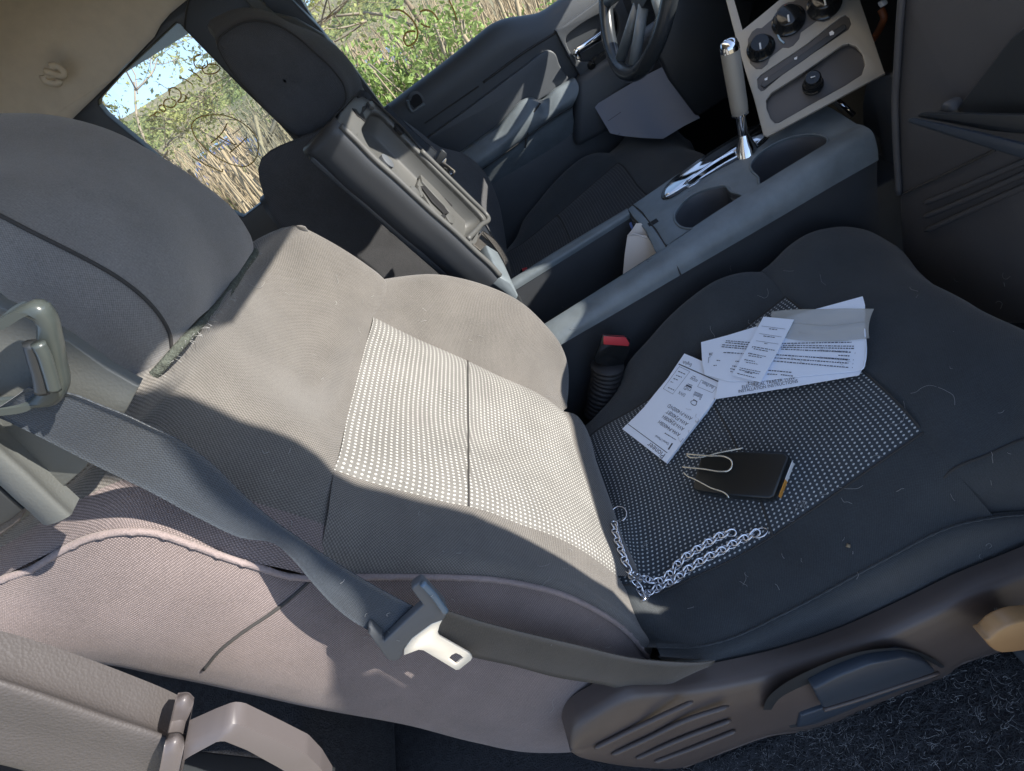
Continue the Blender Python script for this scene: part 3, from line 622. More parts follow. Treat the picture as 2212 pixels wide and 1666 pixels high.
plate('console_top', pc, topo, [cup1, cup2, shsl], .006, M_con, con, bev=.0015, sh=60)
M_cup = mat('cup_plastic', (.07, .075, .085), .45)
for nm, c in (('cup_holder', cup1), ('cup_holder', cup2)):
    r = crs(np.array([PL(x, y, pc) for x, y in c]), 48, True); ce = r.mean(0); r = np.vstack([r, r[:1]])
    f = lambda s, dz: ce+(r-ce)*s+np.array([0, 0, dz])
    G = np.array([f(1.03, -.003), f(1.0, -.006), f(.97, -.03), f(.93, -.07), f(.90, -.075), f(.02, -.075)]); grid(nm, G, M_cup, con)
    tube('cup_rim', f(1.005, .0002)[:-1], .0022, M_con, con, cyc=True)
prism('cup_divider', [PL(x, y, (pc[0]-np.array([0, 0, .012]), pc[1])) for x, y in Q3((265,1195),(440,1085),(500,1205),(330,1320))], (0, 0, -.04), M_plas, con, bev=.002)
# rear part: two rails round the open bin
L0 = Y([(1214,744),(1471,594)], .288); 
near0 = np.array([P(1150,782,'y',.288), P(1214,744,'y',.288), P(1345,668,'y',.288), P(1471,594,'y',.288), P(1660,484,'y',.288), P(1839,379,'y',.288), P(1898,346,'y',.288)])
near1 = np.array([P(1130,760,'y',.300), P(1190,722,'y',.300), P(1310,645,'y',.300), P(1452,556,'y',.300), P(1640,440,'y',.300), P(1810,330,'y',.300), P(1885,286,'y',.300)])
near2 = np.array([P(1120,734,'y',.335), P(1174,701,'y',.335), P(1290,628,'y',.335), P(1437,534,'y',.335), P(1600,424,'y',.335), P(1760,325,'y',.335), P(1852,268,'y',.335)])
lowr = near0.copy(); lowr[:, 2] = .02; lowr[:, 1] = .30
ne0 = near0+np.array([0, .004, -.004])
loft('console_shoulder', [near0, near0*.6+near1*.4+np.array([0, -.003, .003]), near1, near1*.4+near2*.6+np.array([0, -.001, .003]), near2], 60, 16, M_con, con)
loft('console_side', [near0+np.array([0, .003, 0]), ne0+np.array([0, 0, -.006]), near0+np.array([0, .006, -.15]), lowr], 40, 12, M_plas, con)
n2 = near2[:4]; n2b = n2+np.array([0, .012, -.0]); n2c = n2+np.array([0, .012, -.14])
loft('bin_wall', [n2, n2+np.array([0, .004, -.004]), n2+np.array([0, .006, -.2])], 20, 6, M_blk, con)
farT = np.array([P(1092,611,'y',.52), P(1200,543,'y',.52), P(1355,450,'y',.52)])
fi = np.array([P(*q, 'y', .495) for q in CN((40,620),(400,395),(700,205))])
loft('bin_rail', [farT+np.array([0, .006, -.02]), farT, fi, fi+np.array([0, 0, -.012]), ], 30, 12, M_con, con)
loft('bin_rail_inner', [fi+np.array([0, .002, -.010]), fi+np.array([0, .0, -.03]), fi+np.array([0, .0, -.2])], 20, 8, M_plas, con)
loft('console_far_side', [farT+np.array([0, .006, -.02]), farT*[1, 1, 0]+np.array([0, .01, .02])], 10, 4, M_plas, con)
prism('console_body', [(.30, .31, .02), (.75, .31, .02), (.75, .31, .36), (.30, .31, .36)], (0, .22, 0), M_plas, con, bev=.004)
box('bin_floor', (-.02, .32, .20), (.31, .51, .21), M_blk, con)
# bridge between bin and cup holders
br = [(1355,450),(1367,442),(1398,474),(1429,517),(1445,528),(1471,594),(1452,604),(1417,549),(1398,513),(1375,480),(1360,465)]
plate('bin_front_bridge', pc, CN((690,185),(722,160),(800,240),(880,350),(905,395),(850,432),(835,400),(790,300),(720,225)), [], .02, M_con, con, bev=.002, off=.0006)
tube('console_joint', np.array([PL(x, y, (pc[0]+pc[1]*.0005, pc[1])) for x, y in CN((720,160),(770,200),(800,240),(850,300),(880,350),(915,410))]), .0012, M_seam, con, n=24)
tube('console_joint', np.array([P(*CN((915,410))[0], 'y', .333), P(*CN((950,470))[0], 'y', .298), P(*CN((985,548))[0], 'y', .286)])+np.array([0, -.0005, .001]), .0013, M_seam, con, n=14)
plate('latch_slot', pc, CN((800,265),(850,235),(862,250),(812,280)), [], .004, M_hole, con, bev=0, off=.0012)
# rear hinge end
prism('console_rear', [(-.16, .30, .0), (.0, .30, .0), (.02, .30, .40), (-.16, .30, .38)], (0, .22, 0), M_blk, con, bev=.01)
prism('hinge_block', [P(*q, 'y', .36) for q in [(1060,612),(1078,596),(1104,612),(1120,640),(1112,655),(1090,634)]], (0, .14, 0), M_con, con, bev=.003)
# shifter
ps = (pc[0]+pc[1]*.002, pc[1])
plate('shift_surround', ps, [(x+(-7 if x < 1450 else 0), y+(6 if x < 1500 else 3)) for x, y in shsl[:1]]+[(1431,412),(1447,391),(1488,360),(1538,325),(1588,295),(1635,269),(1661,274),(1662,294),(1642,314),(1592,344),(1532,376),(1482,406),(1450,426)], [], .004, M_gloss, con, bev=.001, smooth=60)
sp = plate('shift_plate', (pc[0]+pc[1]*.0055, pc[1]), shsl, [Q3((20,1190),(120,1105),(350,965),(460,915),(480,935),(340,1010),(110,1150),(40,1200))], .005, M_chrome, con, bev=.0015, smooth=60, sh=30)
plate('shift_gate', (pc[0]+pc[1]*.003, pc[1]), Q3((10,1200),(120,1100),(350,960),(470,905),(490,940),(340,1020),(110,1160),(30,1215)), [], .002, M_chrome, con, bev=0)
lv = [P(1610,312,'y',.45), P(1604,280,'y',.45), P(1598,240,'y',.45), P(1590,180,'y',.45), P(1577,110,'y',.45)]
ax = (lv[4]-lv[2]); ln = np.linalg.norm(lv[4]-lv[2])
tube('shift_stalk', [lv[0]-ax*.1, lv[1], lv[2]], .0085, M_chrome, con, seg=20, n=10)
lathe('shift_collar', lv[0], ax, [(.022, -.02), (.018, -.005), (.011, .012), (.009, .02)], M_chrome, con, seg=24)
kn = lathe('shift_knob', lv[2], ax, [(.0125, -.004), (.0145, 0), (.0150, .01), (.0155, ln*.6), (.0158, ln), (.0158, ln+.001)], M_silver, con, seg=32)
lathe('knob_cap', lv[2]+ax, ax, [(.0160, 0), (.0160, .008), (.013, .016), (.006, .019)], M_chrome, kn, seg=28)
lathe('knob_ring', lv[2], ax, [(.0150, -.006), (.0150, -.003)], M_chrome, kn, seg=28)
# ---- raised lid
def ldp(pts, v): return [P(p[0], p[1], 'y', p[2] if len(p) > 2 else v) for p in LD(*pts)]
nearE = ldp([(215,345),(330,455),(480,610),(650,760),(800,900),(950,1040),(1150,1215),(1300,1360),(1440,1490),(1500,1560)], .315)
pad = [(175,290),(200,240),(260,170),(330,95),(385,68),(450,105)]
frnt = ldp([(200,335,.315),(172,292,.32),(205,235,.345),(270,165,.39),(330,100,.43),(385,68,.47),(440,95,.495),(470,130,.50)], .4)
farE = ldp([(470,130),(600,250),(760,410),(860,540),(1000,660),(1200,860),(1330,985),(1425,1090)], .50)
pl_l = plane3(nearE[0], nearE[-2], farE[3])
liner_o = [(215,345),(190,300),(215,240),(270,175),(340,100),(385,72),(445,110),(600,250),(760,410),(860,540),(1000,660),(1200,860),(1330,985),(1415,1080),(1400,1120),(1290,1290),(1240,1275),(1150,1215),(950,1040),(800,900),(650,760),(480,610),(330,455)]
tray = [(410,440),(395,400),(415,330),(450,270),(500,235),(560,260),(700,400),(860,565),(1050,760),(1250,960),(1375,1095),(1340,1160),(1235,1270),(1150,1190),(980,1040),(800,870),(650,720),(510,590),(440,500)]
lido = plate('console_lid', pl_l, LD(*liner_o), [LD(*tray)], .012, M_lid, con, bev=.0025, sh=90)
tr3 = crs(np.array([PL(x, y, pl_l) for x, y in LD(*tray)]), 90, True); tr3 = np.vstack([tr3, tr3[:1]]); nl = pl_l[1]; ce = tr3.mean(0)
G = np.array([tr3-nl*.004, tr3-nl*.012, ce+(tr3-ce)*.94-nl*.034, ce+(tr3-ce)*.9-nl*.038, ce+(tr3-ce)*.05-nl*.038]); grid('lid_tray', G, M_lid, lido)
lip = np.array([PL(x, y, pl_l) for x, y in LD((860,560),(1050,745),(1250,940),(1395,1085),(1340,1165),(1240,1272))])+nl*.003
tube('lid_rim', lip, .0045, M_lid, lido, n=50)
# padded cover seen from the side
ne = crs(np.array(nearE), 50); sd = crs(np.array(ldp([(170,300),(95,720),(110,900),(150,960),(400,1080),(800,1350),(1100,1500),(1300,1570),(1450,1610)], .335)), 50)
ne_b = crs(np.vstack([frnt[::-1], nearE]), 60)
dn = -nl
cov = [ne_b+nl*.002, ne_b+dn*.004+np.array([0, -.006, 0]), ne_b+dn*.03+np.array([0, -.010, 0]), ne_b+dn*.06+np.array([0, -.004, 0]), ne_b+dn*.075+np.array([0, .02, 0])]
loft('lid_pad', cov, 80, 24, M_fab if False else M_plas, lido)
tube('lid_edge', crs(np.vstack([nearE]), 60)+nl*.001+np.array([0, -.003, 0]), .0050, M_lid, lido)
fe = crs(np.array(farE), 40)
loft('lid_far_pad', [fe+nl*.002, fe+np.array([0, .012, 0])-nl*.004, fe+np.array([0, .016, 0])-nl*.03, fe-nl*.06], 40, 14, M_fab, lido)
pt = np.array([nearE[0], frnt[2], frnt[4], farE[0], farE[3], farE[-1], nearE[-1], nearE[4]])-nl*.062
prism('lid_top', pt, -nl*.012, M_plas, lido, bev=.004)
# small mouldings in the lid
def lb_(name, pts, h, m=M_lid, off=.0, th=.004): return plate(name, (pl_l[0]+nl*off, nl), LD(*pts), [], th, m, lido, bev=min(.0012, th/3))
lb_('latch_cutout', [(315,205),(345,210),(370,250),(385,245),(400,190),(430,180),(435,200),(400,245),(425,300),(415,312),(385,285),(355,265)], 0, M_hole, .0015, .002)
lb_('lid_clip', [(285,370),(320,368),(360,415),(350,430),(310,405)], 0, M_lid, .006, .006)
lb_('lid_clip', [(440,150),(470,145),(500,185),(495,205),(460,185)], 0, M_lid, .006, .006)
lb_('corner_slot', [(228,215),(320,112),(330,118),(238,222)], 0, M_hole, .001, .0015)
lb_('corner_slot', [(352,110),(400,92),(440,118),(432,128),(398,106),(360,125)], 0, M_hole, .001, .0015)
lathe('rubber_stop', PL(*LD((590,640))[0], pl_l)+nl*.001, nl, [(.012, -.004), (.012, .002), (.010, .003)], M_grey, lido, seg=24)
lathe('rubber_stop', PL(*LD((690,375))[0], pl_l)-nl*.002, nl, [(.011, -.002), (.011, .0035), (.009, .004)], M_hole, lido, seg=24)
lathe('rubber_stop', PL(*LD((815,885))[0], pl_l)+nl*.001, nl, [(.010, -.004), (.010, .002), (.008, .003)], M_lid, lido, seg=24)
plf = (pl_l[0]-nl*.030, nl)
def lf(name, pts, th=.005, m=M_lid): return plate(name, plf, LD(*pts), [], th, m, lido, bev=min(.001, th/3))
lf('organizer_tray', [(840,820),(870,740),(900,740),(1230,1070),(1225,1250),(1100,1150),(950,1000)], .008)
plf = (pl_l[0]-nl*.026, nl)
lf('pen_slot', [(870,835),(900,830),(1060,1000),(1100,1060),(1060,1060),(960,960)], .003, M_hole)
lf('pen_clip', [(865,745),(890,745),(1140,1030),(1135,1100),(1110,1060),(880,800)], .008)
lf('pen_clip', [(845,845),(870,840),(890,920),(875,925)], .010)
lf('latch_button', [(1085,900),(1105,885),(1145,930),(1140,960),(1120,950)], .012)
lf('latch_button', [(1070,1075),(1100,1045),(1145,1100),(1130,1140),(1105,1130)], .012)
lf('latch_slot', [(1060,905),(1085,915),(1130,985),(1120,1000),(1060,940)], .004, M_hole)
lf('latch_slot', [(1035,1070),(1050,1055),(1075,1075),(1065,1100)], .004, M_hole)
# ------------------------------------------------------------------ dashboard side
dash = thing('dashboard', 'dark lower dashboard with ribbed kick panel and open glove box at the right', 'dashboard', (.9, .4, .4))
pgx = planeax('x', .66)
kp = Q3((1430,-60),(1420,0),(1405,150),(1390,400),(1375,650),(1380,900),(1400,1260),(1405,1400),(1420,1600),(1460,2100),(2500,2100),(2500,-60))
a = plate('lower_panel', pgx, kp, [], .03, M_plas, dash, bev=.006)
M_dash = mat('dash_plastic', (.074, .073, .077), .42, bump=('noise', 800, .2, .0005), var=.1, vscale=4)
a.data.materials.clear(); a.data.materials.append(M_dash)
pr_ = planeax('x', .657)
for l in (((1560,1320),(1800,1225),(2300,1010)), ((1560,1408),(1800,1310),(2300,1090)), ((1570,1498),(1800,1395),(2300,1170))):
    tube('panel_rib', [PL(x, y, pr_) for x, y in Q3(*l)], [.0015]+[.0042]*22+[.0042], M_dash, dash, n=24)
tube('panel_joint', [PL(x, y, planeax('x', .6585)) for x, y in Q3((1405,1268),(1700,1130),(2020,975))], .002, M_seam, dash, n=20)
tube('panel_edge', [PL(x, y, planeax('x', .655)) for x, y in Q3((1425,-60),(1408,150),(1393,400),(1378,650),(1383,900),(1402,1260))], .005, M_dash, dash, n=30)
# dark inside of the glove box and its door edge
plate('glove_box', planeax('x', .640), Q3((2300,100),(2120,250),(1900,540),(1820,640),(1770,720),(1990,800),(2500,900),(2500,0)), [], .02, M_blk, dash, bev=.003)
prism('glove_box_door', [P(x, y, 'x', .60) for x, y in Q3((1445,775),(1470,765),(1900,860),(2500,1010),(2500,1110),(2212,1035),(1980,965),(1470,800))], (.012, 0, -.006), M_trimb, dash, bev=.003)
prism('door_lip', [P(x, y, 'x', .615) for x, y in Q3((1510,745),(1540,735),(2500,750),(2500,900),(1980,850),(1530,765))], (.012, 0, -.004), M_blk, dash, bev=.003)
lathe('door_stop', P(*Q3((1735,710))[0], 'x', .64), (-1, 0, 0), [(.012, -.01), (.012, .004), (.008, .008)], M_plas, dash, seg=16)
M_foot = M_plas
# centre stack side and dark cavity
prism('tunnel_side', [P(x, y, 'x', .74) for x, y in Q3((1180,560),(1215,520),(1350,480),(1400,600),(1400,1300),(1420,1600),(1330,1240),(1270,900),(1170,820),(1160,700))], (.03, .0, 0), M_plas, dash, bev=.004)
prism('stack_cavity', [(.93, .16, .15), (.93, .62, .15), (.93, .62, .95), (.93, .16, .95)], (.05, 0, 0), M_hole, dash, bev=.004)
prism('column_shroud', [P(x, y, 'y', .82) for x, y in [(1440,-80),(1400,90),(1440,170),(1500,250),(1580,200),(1640,-80)]], (0, -.02, 0), M_blk, dash, bev=.008)
box('dash_beam', (.80, -.28, .60), (1.15, 1.12, .735), M_blk, dash, .03)
box('firewall', (1.16, -.45, -.04), (1.2, 1.15, .85), M_blk, dash)
box('kick_wall', (.72, .565, .0), (1.1, .60, .60), M_plas, dash)
loft('knee_bolster', [Y([(1440,60),(1500,120),(1600,240),(1760,200)], .80), Y([(1400,150),(1440,260),(1520,340),(1640,330)], .78)], 10, 6, M_blk, dash) if False else None
ac = thing('flap_rod', 'thin shiny metal rod poking out below the silver climate bezel', 'rod', P(*Q3((1030,650))[0], 'x', .72))
tube('rod', [P(*Q3((990,640))[0], 'x', .70), P(*Q3((1110,745))[0], 'x', .72)], .0045, M_chrome, ac, seg=12)
tube('rod_shadow_bar', [P(*Q3((970,650))[0], 'x', .715), P(*Q3((1090,755))[0], 'x', .735)], .0045, M_silver, ac, seg=12)
wire = tube('wiring', np.array([P(x, y, 'x', .80) for x, y in Q3((1285,60),(1305,110),(1290,160),(1262,215),(1230,260))]), .006, mat('orange_wire', (.30,.09,.03), .5), None, n=24)
tag(wire, 'orange wire dangling in the dark gap right of the silver bezel', 'wire')
wp = tag(prism('wire_connector', [P(x, y, 'x', .79) for x, y in Q3((1260,15),(1285,10),(1300,40),(1280,55),(1262,35))], (.01, 0, 0), M_wht, None, bev=.002), 'small white wire connector above the orange wire', 'connector')
# loose climate bezel
bz = thing('climate_bezel', 'satin silver climate control panel with three black knobs, hanging loose in front of the dash', 'control panel', PD(1750, 150, 1.0))
A, B, C = PD(1910, 160, .98), PD(1660, 285, 1.06), PD(1575, 0, 1.10)
pz = plane3(A, B, C); nz = pz[1]
def bo(off): return (pz[0]+nz*off, nz)
so = CL((310,380),(350,385),(560,220),(800,0),(1000,-160),(1240,-330),(1400,-420),(1340,-700),(130,-700),(250,420))
outl = CL((40,-330),(130,0),(240,420),(360,850),(480,1230),(590,1660),(640,1680),(2090,900),(2075,870),(1780,0),(1690,-330))
radio = CL((150,-330),(215,-20),(330,385),(560,200),(800,0),(1150,-330))
slot1 = CL((560,920),(1100,560),(1540,210),(1600,180),(1650,215),(1672,290),(1640,360),(1300,590),(900,850),(600,1110),(560,1120),(525,1080),(515,970))
slot2 = CL((690,1140),(1100,880),(1560,555),(1640,535),(1730,570),(1810,670),(1840,800),(1800,920),(1600,1050),(1200,1270),(780,1510),(730,1515),(680,1460),(630,1330),(625,1230))
k1 = CL((560,345),(640,400),(672,560),(665,700),(610,820),(540,858),(460,810),(405,690),(398,540),(440,400),(500,345))
bzp = plate('bezel_plate', pz, outl, [radio, slot1, slot2], .006, M_silver, bz, bev=.0012)
M_kn = mat('knob_plate', (.075, .07, .068), .4)
plate('button_strip', bo(-.003), slot1, [], .003, M_kn, bz, bev=0)
plate('button_bar', bo(.001), CL((580,1000),(1100,640),(1560,300),(1600,300),(1610,350),(1100,730),(600,1075),(560,1050)), [], .004, M_plas, bz, bev=.001)
plate('lower_pocket', bo(-.012), slot2, [], .004, M_kn, bz, bev=0)
slr = crs(np.array([PL(x, y, pz) for x, y in slot2]), 80, True); slr = np.vstack([slr, slr[:1]])
grid('pocket_wall', np.array([slr-nz*.001, slr-nz*.012]), M_kn, bz)
plate('knob_strip', bo(.0008), CL((570,345),(745,195),(760,120),(820,60),(900,25),(960,20),(1400,-330),(1560,-330),(1545,0),(1480,150),(1400,245),(1330,272),(1250,255),(1050,400),(1030,480),(960,560),(900,590),(830,585),(670,710),(640,790),(570,850),(500,850),(430,780),(398,620),(400,480),(450,390),(510,345)), [], .003, M_kn, bz, bev=.0008)
def knob(cx, cy, r, flat=False):
    c = PL(*CL((cx, cy))[0], bo(.002))
    o = lathe('control_knob', c, nz, [(r*1.15, 0), (r*1.15, .003), (r*.95, .006), (r*.82, .018), (r*.7, .021)], M_gloss, bz, seg=32)
    return o, c
ww = np.cross(nz, [0, 0, 1.]); ww /= np.linalg.norm(ww)
for cx, cy, r in ((560,600,.021), (900,260,.024), (1340,60,.024)):
    o, c = knob(cx, cy, r)
    tube('knob_pointer', [c+nz*.0225-ww*0+np.cross(nz, ww)*r*.1, c+nz*.0215+np.cross(nz, ww)*r*.62], .0016, M_wht, o, seg=6)
tube('blue_scale', [PL(x, y, bo(.0035)) for x, y in CL((752,360),(770,430),(800,490),(845,530))], .0016, mat('blue_mark', (.35,.5,.6), .5), bz, n=12)
tube('red_scale', [PL(x, y, bo(.0035)) for x, y in CL((850,70),(930,60),(1000,130),(1040,220))], .0014, mat('red_mark', (.22,.05,.04), .5), bz, n=12)
for cx, cy in ((1430,410),(990,715),(625,970)): plate('button_mark', bo(.0016), CL((cx-30,cy-10),(cx+5,cy-32),(cx+32,cy-10),(cx+25,cy+15),(cx-20,cy+28)) if cx > 1000 else CL((cx-22,cy),(cx+18,cy-22),(cx+14,cy+12),(cx-16,cy+20)), [], .0008, M_wht, bz, bev=0)
c = PL(*CL((1200,1060))[0], bo(-.011))
o = lathe('power_socket', c, nz, [(.017, 0), (.017, .006), (.0145, .008), (.0135, .016), (.0145, .018), (.0135, .028), (.011, .031)], M_gloss, bz, seg=28)
tube('socket_mark', [c+nz*.032+ww*.003, c+nz*.032-ww*.004], .0012, M_wht, o, seg=5)
# ------------------------------------------------------------------ steering wheel
sw = thing('steering_wheel', 'black steering wheel seen edge-on beyond the gear lever', 'steering wheel', (.6, .82, .75))
w = np.array([.42, 0, .907]); bt = P(1352, 158, 'y', .80); R_ = .185; cc = bt+w*R_; cc[1] = .80
tt = np.linspace(0, 2*math.pi, 97)[:-1]
tube('wheel_rim', [cc+R_*(np.array([0, 1, 0])*math.sin(t)-w*math.cos(t)) for t in tt], .0165, mat('wheel_leather', (.03,.035,.04), .25), sw, seg=18, cyc=True)
nw = np.array([-.907, 0, .42])
lathe('wheel_hub', cc-nw*.04, nw, [(.055, -.03), (.07, 0), (.065, .03), (.03, .04)], M_blk, sw, seg=32)
for t in (1.2, -1.2, 0.25, -.25): tube('wheel_spoke', [cc-nw*.02+.05*(np.array([0, 1, 0])*math.sin(t)-w*math.cos(t)), cc+.17*(np.array([0, 1, 0])*math.sin(t)-w*math.cos(t))], .012, M_con, sw, seg=12)
tube('steering_column', [cc-nw*.05, cc-nw*.35+np.array([0, 0, -.02])], .04, M_blk, sw, seg=20)
# ------------------------------------------------------------------ belts
bl = thing('seat_belt', 'grey belt running from the pillar loop across the near seat to a bright tongue', 'seat belt', (-.2, -.32, .9))
Au = crs(Y([(60,838,-.285),(85,842,-.284),(152,852,-.281),(220,878,-.277),(269,897,-.270),(320,921,-.258),(380,949,-.247),(467,1012,-.241),(517,1062,-.242),(573,1112,-.250),(640,1160,-.264),(737,1224,-.277),(800,1262,-.283),(905,1318,-.288)]), 70)
Bu = crs(Y([(-25,895,-.285),(0,904,-.283),(60,932,-.281),(130,967,-.276),(200,1003,-.269),(330,1066,-.252),(430,1120,-.249),(520,1162,-.253),(595,1176,-.260),(632,1208,-.270),(672,1256,-.282),(735,1322,-.290),(838,1386,-.294)]), 70)
loft('shoulder_webbing', [Au, (Au+Bu)/2+np.array([0, -.001, 0]), Bu], 70, 10, M_belt, bl, thick=(0, .0012, 0))
Lu = crs(Y([(955,1316,-.291),(1021,1338,-.290),(1071,1352,-.289),(1237,1392,-.287),(1404,1427,-.284),(1500,1432,-.290),(1545,1428,-.28)]), 40)
Ld = crs(Y([(930,1392,-.294),(1021,1420,-.293),(1104,1438,-.291),(1204,1464,-.289),(1304,1480,-.288),(1414,1498,-.292),(1475,1466,-.288),(1530,1440,-.28)]), 40)
M_lap = fabric('lap_webbing', (.062, .052, .04), hi=1.3, lo=.8, pitch=(.006, .0016), thr=-.2, bump=.4, sheen=.2)
loft('lap_webbing', [Lu, (Lu+Ld)/2+np.array([0, -.002, 0]), Ld], 40, 8, M_lap, bl, thick=(0, .0012, 0))
pt_ = plane3(P(*TG((840,260))[0], 'y', -.297), P(*TG((60,1010))[0], 'y', -.300), P(*TG((1560,1340))[0], 'y', -.305))
tb = plate('belt_tongue', pt_, TG((700,375),(720,330),(840,250),(885,265),(1200,600),(1222,690),(1200,790),(1150,828),(1000,880),(850,985),(700,1095),(600,1225),(560,1360),(520,1400),(430,1432),(340,1400),(180,1180),(60,1020),(70,930),(100,915),(270,1060),(270,1110),(300,1130),(560,880),(870,600),(790,500)), [], .009, M_grey, bl, bev=.002)
tube('tongue_edge', [PL(x, y, (pt_[0]+pt_[1]*.002, pt_[1])) for x, y in TG((860,275),(1000,420),(1150,620),(1200,690))], .0030, mat('edge_plastic', (.12,.17,.22), .25), tb, n=20)
plate('tongue_plate', (pt_[0]-pt_[1]*.002, pt_[1]), TG((1150,820),(1110,900),(1080,1010),(1110,1060),(1560,1315),(1592,1370),(1570,1410),(1400,1545),(1350,1552),(870,1262),(800,1255),(585,1335),(590,1240),(700,1090),(850,980),(1000,870)), [TG((1240,1392),(1290,1330),(1350,1303),(1410,1330),(1462,1372),(1350,1470))], .0028, M_tong, tb, bev=.0006)
for s in (((470,760),(640,380),(700,370)),): pass
# pillar trim, belt guide
pil = thing('pillar_trim', 'grey grained pillar trim beside the seat shoulder, its lower edge in sunlight', 'pillar trim', (-.25, -.27, .9))
pp_ = planeax('y', -.2635)
plate('trim_panel', pp_, [(-120,560),(0,664),(60,688),(150,740),(230,797),(290,832),(300,836),(272,890),(185,1011),(100,1085),(40,1130),(-60,1210),(-160,1290),(-160,600)], [], .010, M_pil, pil, bev=.001)
g1 = Y([(-60,860),(0,948),(60,1004),(129,1072),(160,1100)], -.272); g2 = Y([(-60,905),(0,975),(60,1030),(118,1085),(150,1115)], -.285); g3 = Y([(-60,960),(0,1020),(50,1068),(95,1105),(120,1130)], -.287); g4_ = Y([(-60,1000),(0,1042),(40,1078),(62,1098),(90,1125)], -.276)
loft('trim_bulge', [g1+np.array([0, .01, 0]), g1, g2, g3, g4_, g4_+np.array([0, .012, 0])], 30, 24, M_pil, pil)
plate('lower_trim', planeax('y', -.2765), [(-60,1010),(0,1048),(40,1082),(60,1100),(40,1130),(0,1160),(-60,1210)], [], .010, M_arm, pil, bev=.002)
plate('trim_lid', planeax('y', -.281), [(-60,1030),(0,1060),(35,1090),(50,1103),(30,1122),(0,1140),(-60,1170)], [], .006, M_blk, pil, bev=.002)
M_gd = mat('guide_plastic', (.055, .065, .062), .3, bump=('noise', 900, .08, .0004))
gd = thing('belt_guide', 'glossy grey belt guide loop on the pillar, at the left edge', 'belt guide', (-.25, -.28, .99))
pgd = planeax('y', -.288)
plate('guide_frame', pgd, [(-80,720),(-10,700),(38,672),(66,663),(86,668),(106,690),(124,745),(134,800),(140,850),(120,880),(60,890),(0,897),(-80,900)], [[(-70,760),(0,716),(20,700),(45,690),(62,697),(72,740),(80,790),(84,830),(72,856),(46,878),(0,886),(-70,890)]], .012, M_gd, gd, bev=.004, smooth=60, sh=60)
tube('guide_slot', Y([(66,744-2),(74,770),(84,810),(92,842)], -.2885) if False else Y([(68,742),(78,780),(88,815),(92,846)], -.292), .0042, M_blk, gd, n=20)
tube('guide_bar', Y([(82,742),(92,760),(106,800),(118,842)], -.2935), .0035, M_gd, gd, n=20)
# rear door grab at lower left
ga = thing('grab_handle', 'grained grey grab bar with an open loop, sunlit at the lower left corner', 'grab handle', (-.33, -.36, .7))
q1 = Y([(-80,1440),(0,1460),(80,1483),(160,1508),(240,1535),(310,1560),(362,1582)], -.335)
q2 = Y([(-80,1450),(0,1470),(80,1496),(160,1524),(240,1552),(310,1574),(360,1592)], -.352)
q3 = Y([(-80,1560),(0,1570),(80,1590),(160,1612),(240,1630),(300,1650),(345,1672)], -.358)
q4 = Y([(-80,1640),(0,1651),(80,1672),(160,1700),(240,1720),(300,1735),(330,1750)], -.360)
loft('grip', [q1+np.array([0, .03, -.01]), q1, q2, q3, q4, q4+np.array([0, .02, -.03])], 60, 40, M_arm, ga)
M_capp = mat('cap_plastic', (.10, .088, .088), .4, bump=('noise', 900, .1, .0004))
loft('end_cap', [Y([(364,1583),(385,1581),(401,1592)], -.352), Y([(356,1606),(378,1598),(398,1612)], -.366), Y([(345,1660),(368,1665),(386,1672)], -.375), Y([(335,1720),(360,1730),(380,1735)], -.372)], 12, 16, M_capp, ga, thick=(0, .03, 0))
lp_o = S1((1200,1480),(1380,1400),(1490,1358),(1560,1362),(1800,1470),(1990,1560),(2080,1650),(2150,1760))
lp_i = S1((1185,1600),(1240,1565),(1400,1478),(1450,1470),(1600,1530),(1800,1640),(1900,1700),(2000,1800))
oa = lin(Y(lp_o, -.362), 50); ib = lin(Y(lp_i, -.368), 50)
bevel_me(grid('pull_loop', np.array([oa+np.array([0, .016, 0]), oa, oa*.55+ib*.45+np.array([0, -.0012, 0]), ib, ib+np.array([0, .016, 0])]), M_capp, ga, thick=None), 0)
prism('handle_base', [P(-80,1700,'y',-.35), P(330,1735,'y',-.35), P(700,1760,'y',-.35), P(600,1900,'y',-.35), P(-80,1900,'y',-.35)], (0, .05, -.02), M_blk, ga, bev=.004)
# red buckle
bk = thing('buckle', 'black seat belt buckle with a red press button between seat and console', 'belt buckle', (.1, .24, .3))
bt_ = [P(1300,727,'y',.235), P(1357,730,'y',.235), P(1361,752,'y',.225), P(1298,747,'y',.225)]
dv = P(1284,800,'y',.235)-P(1298,747,'y',.225)
prism('buckle_body', Y(R2((1690,512),(1700,505),(1855,518),(1870,535),(1872,600),(1840,670),(1800,735),(1650,690),(1640,660),(1670,590)), .235), (0, .018, -.012), M_gloss, bk, bev=.003)
prism('press_button', Y(R2((1700,514),(1845,522),(1868,560),(1862,580),(1700,568)), .2335), (0, .012, -.004), M_red, bk, bev=.0015)
bc = [P(*R2(p)[0], 'y', .24) for p in ((1725,700),(1715,790),(1690,870),(1670,950),(1645,1030))]
cc_ = crs(bc, 60); tube('buckle_boot', cc_, [(.030-.008*i/60)*(1+.045*math.sin(i*1.25)) for i in range(60)], M_rubber, bk, seg=20)
bk2 = thing('driver_buckle', 'tiny red buckle button at the far rear corner of the console', 'belt buckle', P(1133,583,'y',.56))
prism('press_button', Y([(1127,580),(1138,577),(1140,584),(1129,588)], .56), (0, .01, -.01), M_red, bk2, bev=.001)
prism('buckle_body', Y([(1123,582),(1141,578),(1143,600),(1124,604)], .562), (0, .015, -.02), M_gloss, bk2, bev=.002)
